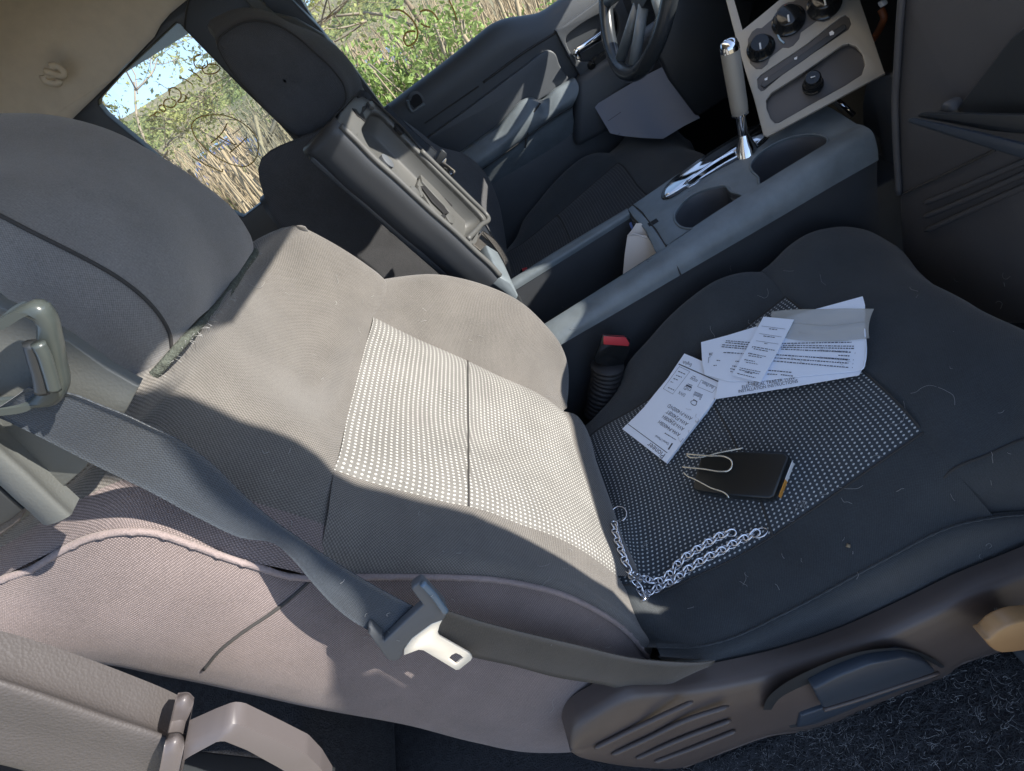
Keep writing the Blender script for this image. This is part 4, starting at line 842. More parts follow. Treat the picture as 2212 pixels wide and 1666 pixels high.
# driver belt tongue
db = thing('driver_seat_belt', 'dark far seat belt with a bright metal tongue hanging behind the raised console lid', 'seat belt', (0, .95, .6))
ptd = planeax('y', .60)
plate('belt_tongue', ptd, LD((985,630),(1030,550),(1045,545),(1078,575),(1075,600),(1020,660),(1000,668)), [], .008, M_blk, db, bev=.0015)
plate('tongue_plate', planeax('y', .596), LD((1015,665),(1072,608),(1075,625),(1068,650),(1145,710),(1148,725),(1128,758),(1112,762),(1040,705),(1012,685)), [LD((1097,722),(1110,706),(1128,715),(1122,735),(1108,740))], .003, M_chrome, db, bev=.0005)
loft('webbing', [Y(LD((1000,560),(985,590),(975,630)), .603), Y(LD((880,455),(860,480),(850,500)), .61), Y(LD((600,180),(560,220),(540,250)), .62)], 8, 20, M_belt, db, thick=(0, .002, 0))
loft('lap_webbing', [Y([(990,400),(978,418)], .60), Y([(1040,470),(1025,485)], .60), Y([(1080,540),(1065,550)], .60)], 6, 12, M_belt, db, thick=(0, .002, 0))
# ------------------------------------------------------------------ rear interior filler
rs = thing('rear_bulkhead', 'dark trim behind the front seats, in deep shade', 'rear trim', (-.9, .3, .2))
box('rear_step', (-1.18, -.20, 0.001), (-.55, 1.08, .28), M_carpet, rs, .02)
# ------------------------------------------------------------------ things lying on the cushion
bpy.context.view_layer.update()
dg_ = bpy.context.evaluated_depsgraph_get()
def hit(x, y, lift=.001):
    d = Vector(ray(x, y)).normalized(); ok, loc, nrm, i, ob, m = sc.ray_cast(dg_, Vector(O), d)
    if not ok: return None
    if nrm.dot(d) > 0: nrm = -nrm
    return np.array(loc)+np.array(nrm)*lift
def surf(p3, lift):
    a, b, c = [hit(*p, 0) for p in p3]; pl = plane3(a, b, c); return (pl[0]+pl[1]*lift, pl[1])
def drape(name, outline, lift, mat_, parent=None, th=.0006, n=26, flat=None, curl=0):
    """sheet following the cushion loosely: bilinear quad of 4 corner pixels"""
    pass
ps0 = surf([(1480,850),(1860,720),(1800,880)], .012)
def sheet(name, pts, pl, m, parent, th=.0008, lift=0, smooth=0): return plate(name, (pl[0]+pl[1]*lift, pl[1]), pts, [], th, m, parent, bev=0, smooth=smooth)
def text_mesh(items, pl, name, parent, m=M_ink):
    """items: (string, A, B, C) baseline start, baseline end, top-left, as image pixels cast onto plane pl"""
    V = []; F = []
    for s, a, b, c in items:
        cu = bpy.data.curves.new('t', 'FONT'); cu.body = s; cu.resolution_u = 3; ob = bpy.data.objects.new('t', cu)
        me = bpy.data.meshes.new_from_object(ob); bpy.data.objects.remove(ob)
        if not len(me.vertices): continue
        xs = [v.co.x for v in me.vertices]; ys = [v.co.y for v in me.vertices]; x0, x1 = min(xs), max(xs); y1 = .70
        A_, B_, C_ = PL(*a, pl), PL(*b, pl), PL(*c, pl); k = len(V)
        V += [A_+(B_-A_)*((v.co.x-x0)/(x1-x0))+(C_-A_)*(v.co.y/y1) for v in me.vertices]
        F += [tuple(i+k for i in f.vertices) for f in me.polygons]; bpy.data.meshes.remove(me)
    return mk(name, V, F, m, parent, smooth=False)
def strip(a, b, wd_, pl):
    A_, B_ = PL(*a, pl), PL(*b, pl); d = B_-A_; s = np.cross(pl[1], d); s = s/np.linalg.norm(s)*wd_/2
    return [A_-s, B_-s, B_+s, A_+s]
def lines(name, segs, pl, parent, m=M_ink):
    V = []; F = []
    for a, b, wd_ in segs:
        k = len(V); V += strip(a, b, wd_, pl); F.append((k, k+1, k+2, k+3))
    return mk(name, V, F, m, parent, smooth=False)
def dashes(a, b, n, wd_, rnd):
    """a line of print too small to read: short marks between a and b"""
    out = []; t = 0
    while t < 1:
        l = rnd.uniform(.5, 1.6)/n; e = min(1, t+l)
        out.append(((a[0]+(b[0]-a[0])*t, a[1]+(b[1]-a[1])*t), (a[0]+(b[0]-a[0])*e, a[1]+(b[1]-a[1])*e), wd_*rnd.uniform(.8, 1.1))); t = e+.35/n
    return out
rn = random.Random(3)
# instruction sheet
d1 = thing('instruction_sheet', 'white instruction sheet with bold capitals along its edge, lowest of the cushion papers', 'paper', PL(1700, 830, ps0))
sheet('sheet', PP((800,885),(1400,790),(1955,692),(1975,655),(1990,560),(1500,420),(850,640)), ps0, M_paper, d1, .0012)
pA = (ps0[0]+ps0[1]*.0006, ps0[1])
f = lambda *p: PP(*p)
text_mesh([('INSTALLATION INSTRUCTIONS', *f((992,836),(1468,752),(988,812))), ('ELECTRICAL TRAILER TOW', *f((1020,801),(1445,727),(1016,777))), ('F-SERIES (F150)', *f((1068,764),(1420,705),(1064,742)))], pA, 'printed_text', d1)
# folded letter with small print
d2 = thing('printed_letter', 'white folded letter of small print lying under the narrow card and the plastic bag', 'paper', PL(1650, 760, ps0))
pB0 = (ps0[0]+ps0[1]*.003, ps0[1])
sheet('letter_sheet', PP((690,430),(900,375),(1130,305),(1400,220),(1700,140),(1985,62),(2003,130),(2006,400),(2000,600),(1988,640),(1965,657),(1500,700),(1180,738),(920,742),(720,690),(700,600)), pB0, M_paper, d2, .0012)
pB = (pB0[0]+pB0[1]*.0007, pB0[1])
tube('fold_edge', [PL(x, y, pB) for x, y in PP((2002,300),(2000,600),(1988,640),(1965,655))], .0011, M_paper, d2, n=20, seg=6)
seg = []
for (xa, ya), (xb, yb), n in [((890,418),(1110,435),14), ((885,432),(1100,452),14), ((860,450),(1090,470),14), ((855,466),(1075,486),14), ((870,512),(1050,522),10),
      ((1340,440),(1895,430),30), ((1345,455),(1915,462),34), ((1330,470),(1915,480),34), ((1330,485),(1890,510),30), ((1790,535),(1880,540),6), ((1290,530),(1880,570),34), ((1280,555),(1870,598),34), ((1270,580),(1870,632),34),
      ((1230,655),(1420,672),12), ((1220,685),(1300,688),5), ((1330,690),(1430,702),8), ((815,575),(845,577),3), ((790,617),(815,615),2), ((965,582),(1000,585),3), ((925,640),(960,650),3), ((940,620),(975,625),3), ((925,665),(945,668),2), ((755,520),(785,517),3), ((755,530),(780,532),3)]:
    a_, b_ = PP((xa, ya))[0], PP((xb, yb))[0]; seg += dashes(a_, b_, n, .0016, rn)
for p in ((1922,517),(1908,572),(1905,603),(1900,633)): a_ = PP(p)[0]; seg.append((a_, (a_[0]+1.2, a_[1]), .0014))
seg.append((PP((768,545))[0], PP((750,552))[0], .0007)); seg.append((PP((752,552))[0], PP((748,595))[0], .0007))
lines('small_print', [q for q in seg if q[0][0] < 1630], pB, d2); lines('small_print', [q for q in seg if q[0][0] >= 1630], pB, d2)
text_mesh([('LISA', *f((1308,600),(1255,598),(1305,612)))], pB, 'printed_word', d2) if False else None
text_mesh([('DRIVER OR OWNER', *f((1860,500),(1640,488),(1858,514))), ('PROOF OF INSURANCE', *f((1860,561),(1640,546),(1858,575)))], (pB[0]+pB[1]*.0001, pB[1]), 'heading_text', d2)
# plastic bag
bagm = bpy.data.materials.new('plastic_film'); bagm.use_nodes = True; t = bagm.node_tree; b = t.nodes['Principled BSDF']
b.inputs['Base Color'].default_value = (.50, .50, .46, 1); b.inputs['Roughness'].default_value = .3; b.inputs['Alpha'].default_value = .62
bag = thing('plastic_bag', 'small frosted plastic bag lying flat on the letter, right of the card', 'plastic bag', PL(1800, 700, ps0))
pC = (ps0[0]+ps0[1]*.0045, ps0[1])
ba = [PP((1255,186),(1500,168),(1750,166),(2075,163)), PP((1240,240),(1450,262),(1750,275),(2045,245)), PP((1130,285),(1420,330),(1750,340),(2032,330)), PP((1200,345),(1430,412),(1750,425),(2040,402))]
G = np.array([[PL(x, y, pC) for x, y in r] for r in ba]); G2 = loftG([g for g in G], 30, 20)
for j in range(20):
    for i in range(30): G2[j, i] += pC[1]*(.0006*math.sin(i*.37+j*.5)+.0005*math.sin(j*.7))
grid('bag_film', G2, bagm, bag); tube('bag_seam', G2[0]+pC[1]*.0003, .0004, bagm, bag, seg=5); tube('bag_seam', G2[8]+pC[1]*.0004, .0004, bagm, bag, seg=5)
# card
d3 = thing('appointment_card', 'narrow white appointment card lying across the letter with ruled lines', 'card', PL(1640, 750, ps0))
pD0 = (ps0[0]+ps0[1]*.0075, ps0[1]); sheet('card', PP((1190,225),(1435,248),(1300,510),(1167,750),(1050,722),(940,690),(1060,470)), pD0, M_paper, d3, .0010)
pD = (pD0[0]+pD0[1]*.0006, pD0[1]); seg = []
for a_, b_ in (((1175,300),(1365,325)), ((1155,360),(1335,388)), ((1130,418),(1310,445))): seg.append((PP(a_)[0], PP(b_)[0], .0005))
for (xa, ya), (xb, yb), n in [((1235,322),(1300,330),3), ((1190,380),(1280,392),4), ((1198,440),(1225,443),2), ((1112,466),(1278,495),7), ((1112,482),(1225,503),6), ((1080,520),(1208,545),6), ((1070,537),(1175,553),5), ((1050,572),(1125,585),4), ((1050,590),(1145,607),5), ((1000,635),(1165,668),9), ((995,650),(1160,685),9), ((1040,668),(1100,682),3), ((980,680),(1125,715),8)]:
    seg += dashes(PP((xa, ya))[0], PP((xb, yb))[0], n*1.3, .0013, rn)
for p in ((1100,466),(1070,517),(1040,568)): a_ = PP(p)[0]; seg.append((a_, (a_[0]+1.6, a_[1]+.8), .0022))
lines('printed_text', seg, pD, d3)
# manual
pm0 = surf([(1400,900),(1520,830),(1450,960)], .008)
man = thing('owners_manual', 'long white stapled manual lying slanted on the dotted cushion, nearest the backrest', 'booklet', PL(1440, 880, pm0))
mo = MN((960,100),(1080,150),(1200,202),(1420,300),(1625,402),(1520,530),(1430,645),(1290,862),(1150,1040),(1020,1205),(850,1430),(710,1612),(400,1372),(100,1142),(270,980),(400,845),(560,645),(730,440),(850,260))
sheet('pages', mo, pm0, M_paper, man, .0045, 0)
pM = (pm0[0]+pm0[1]*.0003, pm0[1]); g = lambda *p: MN(*p)
text_mesh([('Pioneer', *g((700,1490),(478,1318),(650,1560))), ("Owner's Manual", *g((748,1338),(566,1225),(733,1372))), ('AVH-P4400BH', *g((912,1212),(622,1022),(878,1255))), ('AVH-P3400BH', *g((968,1132),(680,948),(932,1176))), ('AVH-P2400BT', *g((1022,1064),(735,880),(984,1106))), ('AVH-P1400DVD', *g((1078,988),(752,796),(1040,1030))),
  ('DIVX', *g((978,660),(890,615),(955,700))), ('DVD', *g((1062,572),(965,545),(1040,622))), ('Bluetooth', *g((1215,668),(1105,622),(1180,745))), ('English', *g((1068,243),(950,200),(1045,284))), ('iPod iPhone', *g((1375,548),(1215,485),(1352,590))), ('KODAK', *g((1150,465),(1055,418),(1125,498)))], pM, 'printed_text', man)
seg = [(*g((180,1075),(725,1475)), .0011), (*g((880,245),(1465,503)), .0018), (*g((795,1340),(738,1428)), .0028),
       (*g((890,280),(1035,350)), .0005), (*g((1035,350),(800,660)), .0005), (*g((800,660),(668,585)), .0005), (*g((668,585),(890,280)), .0005),
       (*g((1195,465),(1405,570)), .0005), (*g((1405,570),(1345,642)), .0005), (*g((1345,642),(1142,558)), .0005), (*g((1142,558),(1195,465)), .0005), (*g((985,535),(1060,570)), .0026)]
for (xa, ya), (xb, yb), n in [((875,345),(972,388),5), ((845,400),(930,432),4), ((810,445),(870,468),3), ((770,490),(805,500),2), ((735,570),(825,610),4), ((690,1200),(845,1295),12), ((1010,520),(1070,545),4), ((1085,735),(1140,765),4), ((1075,410),(1120,430),3)]:
    seg += dashes(g((xa, ya))[0], g((xb, yb))[0], n, .0015, rn)
lines('ruled_lines', seg, pM, man)
tube('round_mark', [PL(*p, pM) for p in g((1130,770),(1115,815),(1070,805),(1050,765),(1085,750))], .0005, M_ink, man, seg=4, cyc=True, n=24)
for s in (((905,1330),(945,1275)), ((1370,735),(1445,628))): tube('staple', [PL(*p, pM) for p in g(*s)], .0006, M_steel, man, seg=5)
# black remote with visor clip wires
pr0 = surf([(1500,1060),(1700,960),(1680,1090)], .025)
rm = thing('garage_remote', 'black plastic remote with bent visor clip wires and an orange and white side label', 'remote control', PL(1600, 1030, pr0))
tq = [PL(x, y, pr0) for x, y in R3((118,1280),(160,1262),(400,1258),(660,1264),(688,1288),(690,1300),(592,1548),(560,1565),(300,1548),(80,1512),(62,1490))]
nr = pr0[1]
prism('remote_body', tq, -nr*.0235, mat('remote_plastic', (.010, .012, .013), .28), rm, bev=.0035, seg=3)
lbp = R3((712,1312),(732,1325),(735,1345),(660,1590),(642,1582),(640,1560))
lt = [PL(*p, (pr0[0]-nr*.001, nr)) for p in R3((708,1312),(640,1560))]
sdv = PL(*R3((733,1330))[0], pr0)-PL(*R3((708,1312))[0], pr0); 
edge0, edge1 = PL(*R3((700,1318))[0], pr0)-nr*.003, PL(*R3((612,1545))[0], pr0)-nr*.003
ov = np.cross(nr, edge1-edge0); ov /= np.linalg.norm(ov); ov = ov if np.dot(ov, PL(*R3((900,1400))[0], pr0)-edge0) > 0 else -ov
q0, q1_ = edge0+ov*.0010, edge1+ov*.0010; qm = q0*.48+q1_*.52
prism('side_label', [q0, qm, qm-nr*.012, q0-nr*.012], ov*.0008, M_wht, rm, bev=0)
prism('orange_label', [qm, q1_, q1_-nr*.012, qm-nr*.012], ov*.0009, M_org, rm, bev=0)
M_wire = mat('clip_wire', (.78, .74, .64), .25, metal=.9)
pw1 = (pr0[0]+nr*.006, nr); pw2 = (pr0[0]+nr*.002, nr)
tube('clip_wire', [PL(x, y, pw1) for x, y in PP((572,1325),(740,1340),(905,1358),(930,1375),(940,1400),(930,1440),(900,1463),(870,1466),(700,1445),(540,1430))], .0013, M_wire, rm, n=60)
tube('clip_wire', [PL(x, y, pw2) for x, y in PP((1025,1278),(850,1312),(650,1355),(600,1352),(575,1335))], .0012, M_wire, rm, n=40)
tube('clip_wire', [PL(x, y, pw2) for x, y in R3((5,1395),(30,1420),(65,1435),(180,1495),(290,1545),(300,1560))], .0012, M_wire, rm, n=30)
for q in PP((1025,1278)): lathe('wire_foot', PL(*q, pr0), nr, [(.003, -.001), (.003, .002), (.002, .003)], M_blk, rm, seg=12)
# chain collar
chn = thing('chain_collar', 'bright steel dog chain collar with end rings, heaped in the crease of the seat', 'chain', hit(*CH((700,1020))[0]))
def torus_link(c, tg, up, L, W, r, name='link'):
    sd_ = np.cross(tg, up); sd_ /= np.linalg.norm(sd_); pts = []
    for k in range(20):
        t_ = 2*math.pi*k/20; pts.append(c+tg*math.cos(t_)*L/2+sd_*math.sin(t_)*W/2+up*.0016*math.sin(2*t_))
    V, F = tubegeo(pts, r, 7, True); mk(name, V, F, M_steel, chn)
cpaths = [CH((250,385),(262,480),(295,590),(330,690),(370,800),(410,900)), CH((430,925),(590,985),(740,1020),(860,960),(925,890),(1000,800),(1100,722),(1230,640),(1350,570),(1480,500),(1590,480)),
          CH((570,1225),(640,1160),(730,1100),(850,1040),(960,1000),(1020,930),(1120,860),(1230,790),(1330,735),(1430,690),(1530,635),(1640,570),(1760,520),(1850,470)), CH((430,940),(490,1040),(530,1130),(562,1220))]
dg_ = bpy.context.evaluated_depsgraph_get()
for ci, cp in enumerate(cpaths):
    pts = crs(np.array([hit(x, y, .0035) for x, y in cp]), 60); ln_ = np.linalg.norm(np.diff(pts, axis=0), axis=1).sum(); n = max(3, int(ln_/(.0078 if ci in (0, 3) else .0086))); pts = crs(pts, n+1)
    for i in range(n):
        tg = pts[i+1]-pts[i]; tg /= np.linalg.norm(tg); c = (pts[i]+pts[i+1])/2
        up = np.array([0, -.35, .93]); sd_ = np.cross(tg, up); sd_ /= np.linalg.norm(sd_); up = np.cross(sd_, tg)
        a_ = math.radians(38 if i % 2 else -42); u2 = up*math.cos(a_)+sd_*math.sin(a_)
        torus_link(c, tg, u2, .0150, .0102, .00140)
rc_ = hit(*CH((280,290))[0], .004)
for (cx, cy), R2_, tilt in (((280,285), .0115, .25), ((1880,480), .0105, .7)):
    c = hit(*CH((cx, cy))[0], .006); up = np.array([0, -.5, .86]); e1_ = np.array([1., 0, 0]); e2_ = np.cross(up, e1_); up2 = up*math.cos(tilt)+e2_*math.sin(tilt); e2_ = np.cross(up2, e1_)
    V, F = tubegeo([c+R2_*(e1_*math.cos(t_)+e2_*math.sin(t_)*(1 if R2_ > .011 else .7)) for t_ in np.linspace(0, 2*math.pi, 40)[:-1]], .0011, 8, True); mk('end_ring', V, F, M_steel, chn)
# folded paper in the console bin, paper on the far floor
fp = thing('folded_paper', 'cream folded paper standing in the open console bin under the bridge', 'paper', P(1380,530,'y',.45))
M_cream = mat('cream_paper', (.70, .67, .64), .7, var=.04)
ff = [P(*q, 'y', .43) for q in CN((690,335),(700,330),(740,325),(790,318))]; f2_ = [P(*q, 'y', .40) for q in CN((668,555),(720,530),(790,490),(850,455))]
pfp = plane3(P(*CN((690,330))[0], 'y', .44), P(*CN((800,320))[0], 'y', .41), P(*CN((668,600))[0], 'y', .41))
plate('paper_front', pfp, CN((690,335),(715,332),(795,328),(830,385),(850,430),(850,480),(760,560),(660,640),(665,560),(675,440)), [], .0012, M_cream, fp, bev=0)
plate('paper_back', (pfp[0]-pfp[1]*.012, pfp[1]), CN((690,330),(715,300),(740,262),(765,262),(790,290),(800,330),(760,400),(700,400)), [], .0012, M_cream, fp, bev=0)
tube('paper_fold', [PL(*q, (pfp[0]+pfp[1]*.0002, pfp[1])) for q in CN((692,330),(720,322),(760,330),(795,345))], .0012, M_cream, fp, n=16)
tag(plate('blue_card', (pfp[0]-pfp[1]*.02, pfp[1]), CN((700,262),(712,255),(728,300),(718,315)), [], .001, mat('blue_card', (.06,.10,.25), .5), None, bev=0), 'thin dark blue card edge beside the cream paper in the console bin', 'card')
pf = planeax('z', .004)
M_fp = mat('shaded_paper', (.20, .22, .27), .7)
fpl = (P(1370, 240, 'y', .96), np.array([-.30, -.62, .72])/np.linalg.norm([-.30, -.62, .72]))
fl = thing('floor_paper', 'square pale sheet below the steering wheel, beyond the front of the far seat', 'paper', PL(1370, 240, fpl))
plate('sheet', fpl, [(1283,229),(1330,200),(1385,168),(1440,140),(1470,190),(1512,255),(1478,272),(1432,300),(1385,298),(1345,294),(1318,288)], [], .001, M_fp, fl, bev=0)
lines('printed_lines', [(*DR((890,1335),(1035,1235)), .0015), (*DR((1000,1490),(1025,1465)), .0015)], (fpl[0]+fpl[1]*.0012, fpl[1]), fl)
# ------------------------------------------------------------------ lint and hair
def hairs(name, seeds, label, r=.00022, amp=.006, cols=M_hair, zm=9):
    L = []
    for (x, y, dx, dy, n) in seeds:
        pts = []; an = math.atan2(dy, dx); st_ = math.hypot(dx, dy); cu_ = rn.gauss(0, .35); px_, py_ = x, y
        for k in range(n):
            an += cu_+rn.gauss(0, .35); px_ += math.cos(an)*st_; py_ += math.sin(an)*st_
            h = hit(px_, py_, .0008+.0006*rn.random())
            if h is not None and h[2] < zm: pts.append(h)
        if len(pts) > 2 and max(np.linalg.norm(np.diff(np.array(pts), axis=0), axis=1)) < .05: L.append((crs(pts, 10), r*rn.uniform(.7, 1.2)))
    o = tubes(name, L, cols, None, seg=3); tag(o, label, 'lint', None, 'stuff'); return o
sd = [(585,972,-1,6,4),(725,590,4,3,5),(530,605,2,9,6),(668,770,5,1,3),(1175,850,-1,6,4),(1730,1090,4,-4,3),(1800,1050,12,-6,5),(1960,860,9,-8,6),(1950,855,12,3,7),(2055,885,11,-4,6),(1380,745,3,5,4),(1530,700,6,3,5),(1650,620,8,2,6),(1990,630,-6,4,4),
      (1150,1210,2,9,5),(1160,1265,6,4,5),(1290,1345,6,2,4),(1180,1540,8,-3,5),(1150,1575,5,-2,3),(1720,1120,-3,5,3),(1600,1270,6,-3,5),(1690,1190,2,6,3),(1850,1230,3,5,4)]
for i in range(46): sd.append((rn.uniform(1480,2190), rn.uniform(560,1330), rn.uniform(-6,6), rn.uniform(-5,5), rn.randint(3,6)))
for i in range(60): sd.append((rn.uniform(560,1350), rn.uniform(620,1400), rn.uniform(-4,4), rn.uniform(-4,4), 4))
for i in range(22): sd.append((rn.uniform(1440,1560), rn.uniform(860,1000)-300*rn.random()*0, rn.uniform(-4,4), rn.uniform(-4,4), 4))
for i in range(30): sd.append((rn.uniform(1720,1745), rn.uniform(1085,1100), rn.uniform(-3,3), rn.uniform(-3,3), 3))
for i in range(24): sd.append((1392+rn.uniform(-6,6), 1178+rn.uniform(-12,12), rn.uniform(-1,2), rn.uniform(-3,3), 3))
for i in range(24): sd.append((1566+rn.uniform(-6,10), 882+rn.uniform(-10,14), rn.uniform(-1,2), rn.uniform(-3,3), 3))
hairs('seat_lint', sd, 'fine pale pet hairs and lint scattered over the seat cloth')
sd = []
for i in range(2600):
    x = rn.uniform(1500, 2212); yb = 1700-(x-1500)*.42; a_ = rn.uniform(0, 6.28); s_ = rn.choice([1.5, 2, 3, 4, 7])
    sd.append((x, rn.uniform(yb-30, 1680), math.cos(a_)*s_, math.sin(a_)*s_, rn.randint(4, 9)))
sd = [s for s in sd if (lambda h: h is not None and h[2] < .03)(hit(s[0], s[1]))]
hairs('carpet_hair', sd[:700], 'tangled pale pet hair matted on the dark carpet below the seat', r=.00032, zm=.02)
hairs('carpet_pile', sd[700:]*2, 'dark grey carpet pile and grit under the near seat', r=.0006, zm=.02, cols=mat('carpet_fibre', (.05, .052, .056), .9, var=.5, vscale=60))
sd = [(1826,1178,1.2,.6,4) for i in range(10)]
h0 = hit(1833, 1180, .0015)
cr = mk('crumb', *(lambda V: ([h0+np.array(v)*.0035 for v in V], [(0,1,2),(0,2,3),(0,3,4),(0,4,1),(5,2,1),(5,3,2),(5,4,3),(5,1,4)]))([(0,0,1),(1,0.2,0),(.1,1.1,.1),(-1,.1,0),(0,-1,.2),(0,0,-.5)]), mat('crumb', (.25,.20,.13), .9))
tag(cr, 'small tan crumb on the dark cushion side near its front', 'crumb')
# ------------------------------------------------------------------ unseen shade casters: pillar panel and header cut to the shadows, dash top
S = np.array([1, -.40, .58]); S = S/np.linalg.norm(S)
up_e = [(300,850),(320,840),(347,835),(367,839),(400,855),(467,884),(567,925),(633,952),(683,985),(715,1020),(760,1045),(830,1062),(900,1082),(960,1095),(1017,1111),(1050,1127),(1091,1144),(1137,1167),(1181,1191),(1237,1224),(1277,1251),(1321,1277),(1360,1320)]
hole_t = TG((1150,815),(1070,1010),(1560,1300),(1600,1370),(1400,1556),(1350,1560),(870,1268),(575,1345),(590,1240),(700,1080),(1000,865))
hc_ = (sum(a for a, b in hole_t)/len(hole_t), sum(b for a, b in hole_t)/len(hole_t))
sliver = [(598,998),(640,1012),(690,1038),(712,1052),(760,1048),(837,1062),(889,1085),(800,1092),(712,1100),(655,1055)]
lo_e = [(205,1034),(249,1042),(293,1061),(337,1081),(383,1111),(433,1141),(500,1184),(550,1221),(583,1254),(610,1291),(633,1307),(667,1327),(697,1364),(710,1411),(713,1461),(707,1501)]
bpy.context.view_layer.update(); dg_ = bpy.context.evaluated_depsgraph_get()
hidden = []
for o in bpy.data.objects:
    if o.parent and o.parent.name in ('seat_belt',): hidden.append(o)
def sh(x, y):
    """point of the seat seen at an image pixel, carried towards the sun to the shade panel"""
    d = Vector(ray(x, y)).normalized(); org = Vector(O)
    for _ in range(6):
        ok, loc, nrm, i, ob, m = sc.ray_cast(dg_, org, d)
        if not ok: return None
        if ob in hidden or ob.name.startswith('seat_lint'): org = loc+d*.0005; continue
        break
    p = np.array(loc); tt_ = (PX-p[0])/S[0]; return p+S*tt_
PX = .56
U_ = [sh(*p) for p in up_e]; L_ = [sh(*p) for p in lo_e]
import sys
def rep(n, A):
    for q in A: print(n, np.round(q, 3), file=sys.stderr)
U_ = [u for u in U_ if u is not None]; L_ = [u for u in L_ if u is not None]
#rep
frame = thing('shade_frame', 'unseen pillar panel and roof edge, shaped to cast the shade on the near seat', 'shade panel', (.56, -.4, .9))
first = U_[0]+np.array([0, -.01, .12]); lastu = U_[-1]+np.array([0, .01, -.05]); 
poly = [first]+U_+[lastu, np.array([PX, -.05, .02]), np.array([PX, -.75, .02]), L_[-1]+np.array([0, -.01, -.1])]+L_[::-1]
poly.append(L_[0]+np.array([0, -.02, .16]))
plate('pillar_shade_panel', (np.array([PX, 0, 0]), np.array([-1., 0, 0])), [np.array(p) for p in poly], [[(lambda q: q+S*((PX-q[0])/S[0]))(PL(x, y, pt_)) for x, y in [(1090+(a-1090)*.88, 1190+(b-1190)*.88) for a, b in []]+[(hc_[0]+(a-hc_[0])*.86, hc_[1]+(b-hc_[1])*.86) for a, b in hole_t]]], .006, M_blk, frame, bev=.001)  # outline traced back from the seat's shadow edges; opening lets sun onto the tongue
prism('roof_header', [(.345, y, z) for y, z in [(-.48,1.29),(-.48,1.27),(-.38,1.238),(-.26,1.182),(-.03,1.148),(.12,1.132),(.28,1.125),(.50,1.125),(.50,1.31),(.28,1.31)]], (.03, 0, 0), M_liner, frame, bev=.004)  # unseen header, lower edge shaped to shade the headrest
visor = thing('added_sun_visor', 'visor added out of view to shade the driver side', 'sun visor', (.34, .7, 1.1))
prism('visor_shade_panel', [(.34, y, z) for y, z in [(.23,1.30),(.23,1.10),(.30,1.02),(.38,.93),(.95,.86),(1.1,.90),(1.1,1.30)]], (.018, 0, 0), M_liner, visor, bev=.006)  # added out of view to keep sun off the far seat and door
box('brow_shade_panel', (.77, .30, .915), (.80, 1.13, 1.17), M_blk, dash, .01)  # added out of view to shade the far door above its lit strip
for yy in (.30, 1.10): box('shade_panel_post', (.77, yy, .735), (.80, yy+.02, .92), M_blk, dash, .004)  # posts carrying the added shade panel
box('dash_top', (.68, -.46, .690), (1.15, 1.14, .745), M_blk, dash, .006)
box('dash_body', (.69, -.46, .36), (1.15, .12, .688), M_blk, dash, .006)
# ------------------------------------------------------------------ outside
def tz(x, y):
    h = -.65 if y < 2.2 else -.65-.13*(y-2.2) if y < 45 else -.65-.13*42.8+(y-45)*.10
    return h+.08*math.sin(x*.9+y*.7)+.05*math.sin(x*2.3)
xs = np.concatenate([np.linspace(-150, -12, 24), np.linspace(-11, 8, 50), np.linspace(10, 120, 16)]); ys = np.concatenate([[-60, -20, -5, 0, 1.3], np.linspace(2.2, 14, 40), np.linspace(16, 90, 24)])
M_gr = mat('dry_ground', (.34, .28, .17), .95, bump=('noise', 8, 1, .1), var=.35, vscale=3)
M_hill = mat('distant_scrub', (.24, .25, .09), 1, bump=('noise', .8, 1, 1.5), var=.35, vscale=.5)
g = grid('ground', np.array([[(x, y, tz(x, y)) for x in xs] for y in ys]), M_gr); struct(g)
hy = [60, 64, 70, 76, 84]; hh_ = [0, 1.2, 2.4, 3.0, 2.0]
hg = np.array([[(x, y, tz(0, 60)-.5+h*(1+.22*math.sin(x*.11)+.12*math.sin(x*.37+1))) for x in np.linspace(-120, 60, 160)] for y, h in zip(hy, hh_)])
rr = random.Random(5)
for j in range(1, 5):
    for i in range(160): hg[j, i, 2] += rr.uniform(-.25, .25)
struct(grid('hill', hg, M_hill))
def leafmat(name, col, tr=.35):
    m, t, b = nt(name); b.inputs['Base Color'].default_value = tuple(col)+(1,); b.inputs['Roughness'].default_value = .6
    oi = N(t, 'ShaderNodeTexCoord'); n = N(t, 'ShaderNodeTexNoise'); n.inputs['Scale'].default_value = 9; t.links.new(oi.outputs['Object'], n.inputs['Vector'])
    r = N(t, 'ShaderNodeMapRange'); r.inputs['From Min'].default_value = .3; r.inputs['From Max'].default_value = .7; r.inputs['To Min'].default_value = .5; r.inputs['To Max'].default_value = 1.5
    t.links.new(n.outputs['Fac'], r.inputs['Value']); x = N(t, 'ShaderNodeVectorMath', operation='SCALE'); x.inputs[0].default_value = col; t.links.new(r.outputs[0], x.inputs['Scale']); t.links.new(x.outputs[0], b.inputs['Base Color'])
    tl = N(t, 'ShaderNodeBsdfTranslucent'); t.links.new(x.outputs[0], tl.inputs['Color']); mxx = N(t, 'ShaderNodeMixShader'); mxx.inputs[0].default_value = tr
    o = t.nodes['Material Output']; t.links.new(b.outputs[0], mxx.inputs[1]); t.links.new(tl.outputs[0], mxx.inputs[2]); t.links.new(mxx.outputs[0], o.inputs['Surface']); return m
M_leaf = leafmat('bush_leaf', (.34, .42, .12)); M_leaf2 = leafmat('tree_leaf', (.46, .44, .17)); M_reed = mat('dead_reed', (.40, .29, .18), .8, var=.35, vscale=2); M_bark = mat('bark', (.25, .18, .12), .9, var=.4, vscale=6, bump=('noise', 40, .8, .01))
M_twig = mat('twig', (.34, .26, .19), .9, var=.3, vscale=5)
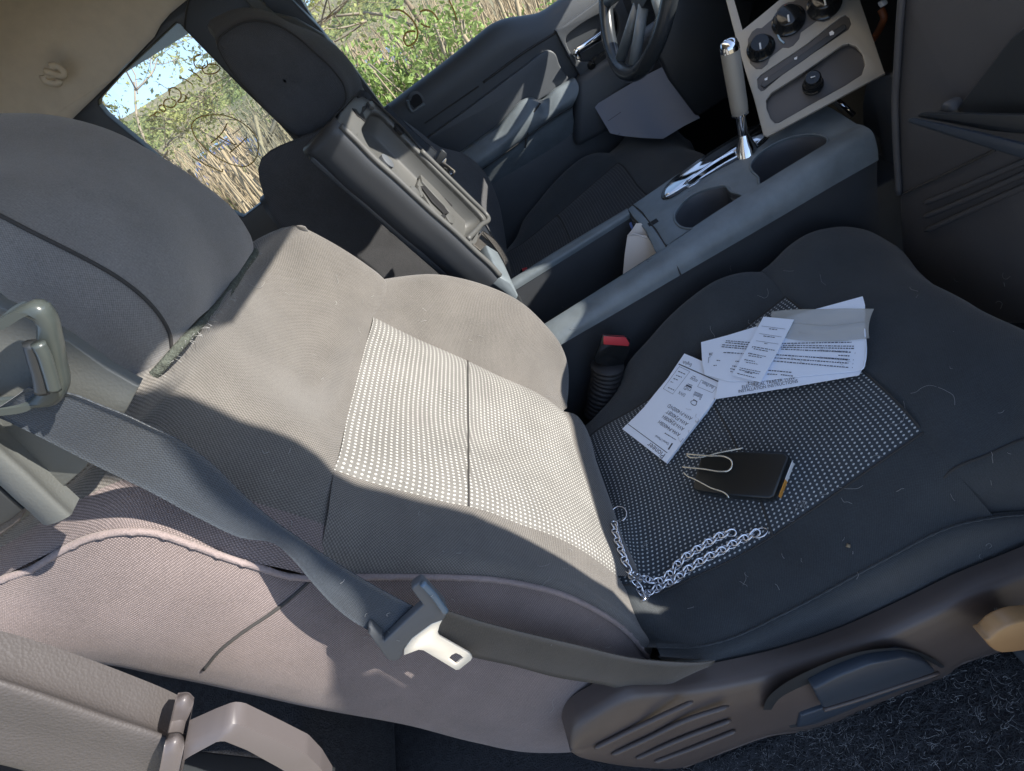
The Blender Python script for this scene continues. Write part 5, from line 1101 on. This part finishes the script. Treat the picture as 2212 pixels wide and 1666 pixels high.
def leaves(name, pts, size, m, parent, rnd):
    V = []; F = []
    for p in pts:
        a = np.array([rnd.gauss(0, 1) for _ in range(3)]); a /= np.linalg.norm(a); b = np.cross(a, [rnd.gauss(0, 1), rnd.gauss(0, 1), rnd.gauss(0, 1)]); b /= np.linalg.norm(b)
        s = size*rnd.uniform(.6, 1.3); k = len(V); c = np.cross(a, b)*s*.15
        V += [p-a*s, p+b*s*.5+c, p+a*s, p-b*s*.5+c]; F.append((k, k+1, k+2, k+3))
    return mk(name, V, F, m, parent, smooth=False)
def shrub(name, label, x, y, w, d, h, n, rnd, group):
    z0 = tz(x, y); r = thing(name, label, 'shrub', (x, y, z0), group); st = []; lp = []
    cl = [(x+rnd.uniform(-w, w), y+rnd.uniform(-d, d), z0+h*rnd.uniform(.25, 1)*(1-.3*rnd.random())) for _ in range(n//28)]
    for c in cl:
        c = np.array(c); b0 = np.array([x+(c[0]-x)*.35, y+(c[1]-y)*.35, z0]); m_ = (b0+c)/2+np.array([rnd.uniform(-.1, .1), 0, .1]); st.append((crs([b0, m_, c], 7), rnd.uniform(.004, .010)))
        rad = rnd.uniform(.10, .22)
        for _ in range(28):
            v = np.array([rnd.gauss(0, 1) for _ in range(3)]); v = v/np.linalg.norm(v)*rad*rnd.random()**.4; lp.append(c+v)
    tubes('stems', st, M_twig, r, seg=4); leaves('foliage', lp, .026, M_leaf, r, rnd); return r
shrub('leafy_bush', 'bright green leafy bush close outside the driver window, nearest the pillar', .05, 4.3, .50, .45, 1.45, 9500, rr, 'green bushes outside the far window')
shrub('leafy_bush', 'lower green leafy bush further right outside the driver window', .95, 4.8, .55, .45, 1.15, 5500, rr, 'green bushes outside the far window')
shrub('leafy_bush', 'low green bush at the bottom left of the driver window beside the headrest', -.55, 4.0, .35, .4, 1.0, 4500, rr, 'green bushes outside the far window')
st = []
for i in range(5200):
    y = rr.uniform(3.6, 14)+(rr.random()**3)*14; x = .057+(y+.6)*rr.uniform(-.55, .75); z0 = tz(x, y); h = rr.uniform(.5, 1.3)*(.8+.05*y)
    a = np.array([x, y, z0]); lean = np.array([rr.gauss(0, .16), rr.gauss(0, .16), 1]); st.append((crs([a, a+lean*h*.5, a+lean*h+np.array([rr.gauss(0, .04), 0, 0])], 4), rr.choice([.004, .006, .009, .014])))
tag(tubes('dead_reeds', st, M_reed, None, seg=4), 'thicket of dry tan reed stalks and brush beyond the truck windows', 'brush', None, 'stuff')
def tree(x, y, h, rnd, label, lean=(0, 0), leaf=1500, r0_=.06, lsize=.03, spread=.8):
    z0 = tz(x, y)-.05; r = thing('tree', label, 'tree', (x, y, z0), 'thin trees beyond the truck'); L = []; tips = []
    def br(p, d, ln_, rad, lev):
        q = p+d*ln_; m_ = (p+q)/2+np.array([rnd.gauss(0, 1), rnd.gauss(0, 1), rnd.gauss(0, .5)])*ln_*.07; L.append((crs([p, m_, q], 6), np.linspace(rad, rad*.62, 6)))
        if lev == 0: tips.extend([p*.5+q*.5, q]); return
        if lev < 3: tips.append(q)
        for k in range(3 if lev > 1 else 4):
            v = d+np.array([rnd.gauss(0, 1), rnd.gauss(0, 1), rnd.gauss(.1, .5)])*spread; v /= np.linalg.norm(v); br(p+(q-p)*rnd.uniform(.55, 1), v, ln_*rnd.uniform(.55, .8), rad*.55, lev-1)
    d0 = np.array([lean[0], lean[1], 1.]); d0 /= np.linalg.norm(d0); br(np.array([x, y, z0]), d0, h*.42, r0_*.7, 4)
    tubes('trunk', L[:1], M_bark, r, seg=8); tubes('branches', L[1:], M_twig, r, seg=4)
    lp = []
    for _ in range(leaf):
        c = rnd.choice(tips); lp.append(c+np.array([rnd.gauss(0, 1), rnd.gauss(0, 1), rnd.gauss(0, 1)])*.07)
    leaves('crown', lp, lsize, M_leaf2, r, rnd); return r
tree(-1.9, 6.2, 3.3, rr, 'bare branched thin tree standing in the middle of the rear side window view', (.10, 0), 1800)
tree(-3.2, 7.4, 3.3, rr, 'thin tree with pale leaf tufts at the sky side of the rear window view', (.1, 0), 1800)
tree(-1.9, 9.0, 4.6, rr, 'further slim tree near the dark pillar in the rear window view', (-.05, 0), 2000, .08)
tree(-.75, 7.0, 4.2, rr, 'pale slim trunk against the sky at the pillar edge of the driver window', (.06, 0), 2000, .05)
tree(.2, 10.5, 5.0, rr, 'tall thin tree behind the green bush in the driver window', (0, 0), 2500, .08)
tree(-4.9, 11, 5.0, rr, 'leafy slim tree far behind at the left end of the rear window view', (.05, 0), 2200, .08, .04)
sp_ = []; sq_ = []
for i in range(16000):
    y = rr.uniform(11, 74); x = .057+(y+.6)*rr.uniform(-.50, .12); h = tz(x, y)+rr.random()**1.5*(.3+.016*y)
    (sp_ if rr.random() < .6 else sq_).append(np.array([x, y, h+(1.0 if y > 62 else 0)*rr.random()]))
o = leaves('scrub', sp_, .16, leafmat('scrub_leaf', (.36, .37, .13)), None, rr); tag(o, 'far olive and yellow scrub covering the slope beyond the trees', 'scrub', None, 'stuff')
o = leaves('dry_scrub', sq_, .14, leafmat('dry_scrub_leaf', (.42, .33, .20)), None, rr); tag(o, 'far tan dry growth mixed into the slope beyond the trees', 'dry brush', None, 'stuff')
# parked blue cars glimpsed through the brush
def car(x, y, rz, col, label):
    z0 = tz(x, y); r = thing('parked_car', label, 'car', (x, y, z0), 'parked cars beyond the brush'); m = mat('car_paint', col, .25, coat=.6)
    ca, sa = math.cos(rz), math.sin(rz); T = lambda p: (x+p[0]*ca-p[1]*sa, y+p[0]*sa+p[1]*ca, z0+p[2])
    sd_ = [(-2.1,.35),(-2.15,.75),(-1.9,.95),(-1.1,1.0),(-.6,1.42),(.7,1.45),(1.3,1.02),(2.0,.85),(2.15,.6),(2.1,.35)]
    prism('body', [T((a, -.85, b)) for a, b in sd_], [T((a, .85, b)) for a, b in sd_], m, r, bev=.06)
    wn = [(-.95,1.03),(-.55,1.36),(.62,1.38),(1.08,1.04)]; prism('side_window', [T((a, -.865, b)) for a, b in wn], [T((a, -.84, b)) for a, b in wn], M_gloss, r, bev=.005)
    for wx in (-1.35, 1.35):
        c = T((wx, -.86, .33)); ax_ = np.array(T((wx, -1, .33)))-np.array(c); o = lathe('wheel', c, ax_, [(.33, -.18), (.33, 0), (.28, .02), (.2, .02)], M_rubber, r, seg=24); lathe('rim', c, ax_, [(.19, 0), (.19, .03), (.05, .035)], M_silver, o, seg=16)
car(-7.6, 22, .3, (.03, .09, .32), 'blue car glimpsed through the brush at the foot of the rear window view')
car(-1.4, 19, -.2, (.05, .12, .25), 'dull blue car glimpsed behind the reeds at the pillar edge of the driver window')
# ------------------------------------------------------------------ light
w = bpy.data.worlds.new('World'); sc.world = w; w.use_nodes = True; t = w.node_tree
sk = t.nodes.new('ShaderNodeTexSky'); sk.sky_type = 'NISHITA'; sk.sun_disc = False
el = math.asin(S[2]); az = math.atan2(S[0], S[1]); sk.sun_elevation = el; sk.sun_rotation = az; sk.air_density = 1.0; sk.dust_density = .1; sk.ozone_density = 3
tcw = t.nodes.new('ShaderNodeTexCoord'); va = t.nodes.new('ShaderNodeVectorMath'); va.operation = 'ADD'; va.inputs[1].default_value = (0, 0, .22); vn = t.nodes.new('ShaderNodeVectorMath'); vn.operation = 'NORMALIZE'
t.links.new(tcw.outputs['Generated'], va.inputs[0]); t.links.new(va.outputs[0], vn.inputs[0]); t.links.new(vn.outputs[0], sk.inputs[0])
bg = t.nodes['Background']; bg.inputs['Strength'].default_value = .15; hs = t.nodes.new('ShaderNodeHueSaturation'); hs.inputs['Saturation'].default_value = .78; t.links.new(sk.outputs[0], hs.inputs['Color']); t.links.new(hs.outputs[0], bg.inputs[0])
sl = bpy.data.lights.new('sun', 'SUN'); sl.energy = 4.1; sl.angle = math.radians(.55); sl.color = (1, .94, .85)
so_ = bpy.data.objects.new('sun', sl); COL.objects.link(so_); so_.rotation_euler = Vector(-S).to_track_quat('-Z', 'Y').to_euler(); so_.location = (3, -2, 4)
sc.view_settings.view_transform = 'Standard'; sc.view_settings.look = 'None'; sc.view_settings.exposure = 1.35; sc.view_settings.gamma = 1.0
sc.render.engine = 'CYCLES'; sc.cycles.max_bounces = 8; sc.cycles.diffuse_bounces = 5; sc.cycles.transparent_max_bounces = 16; sc.cycles.use_denoising = True
sc.cycles.sample_clamp_indirect = 8
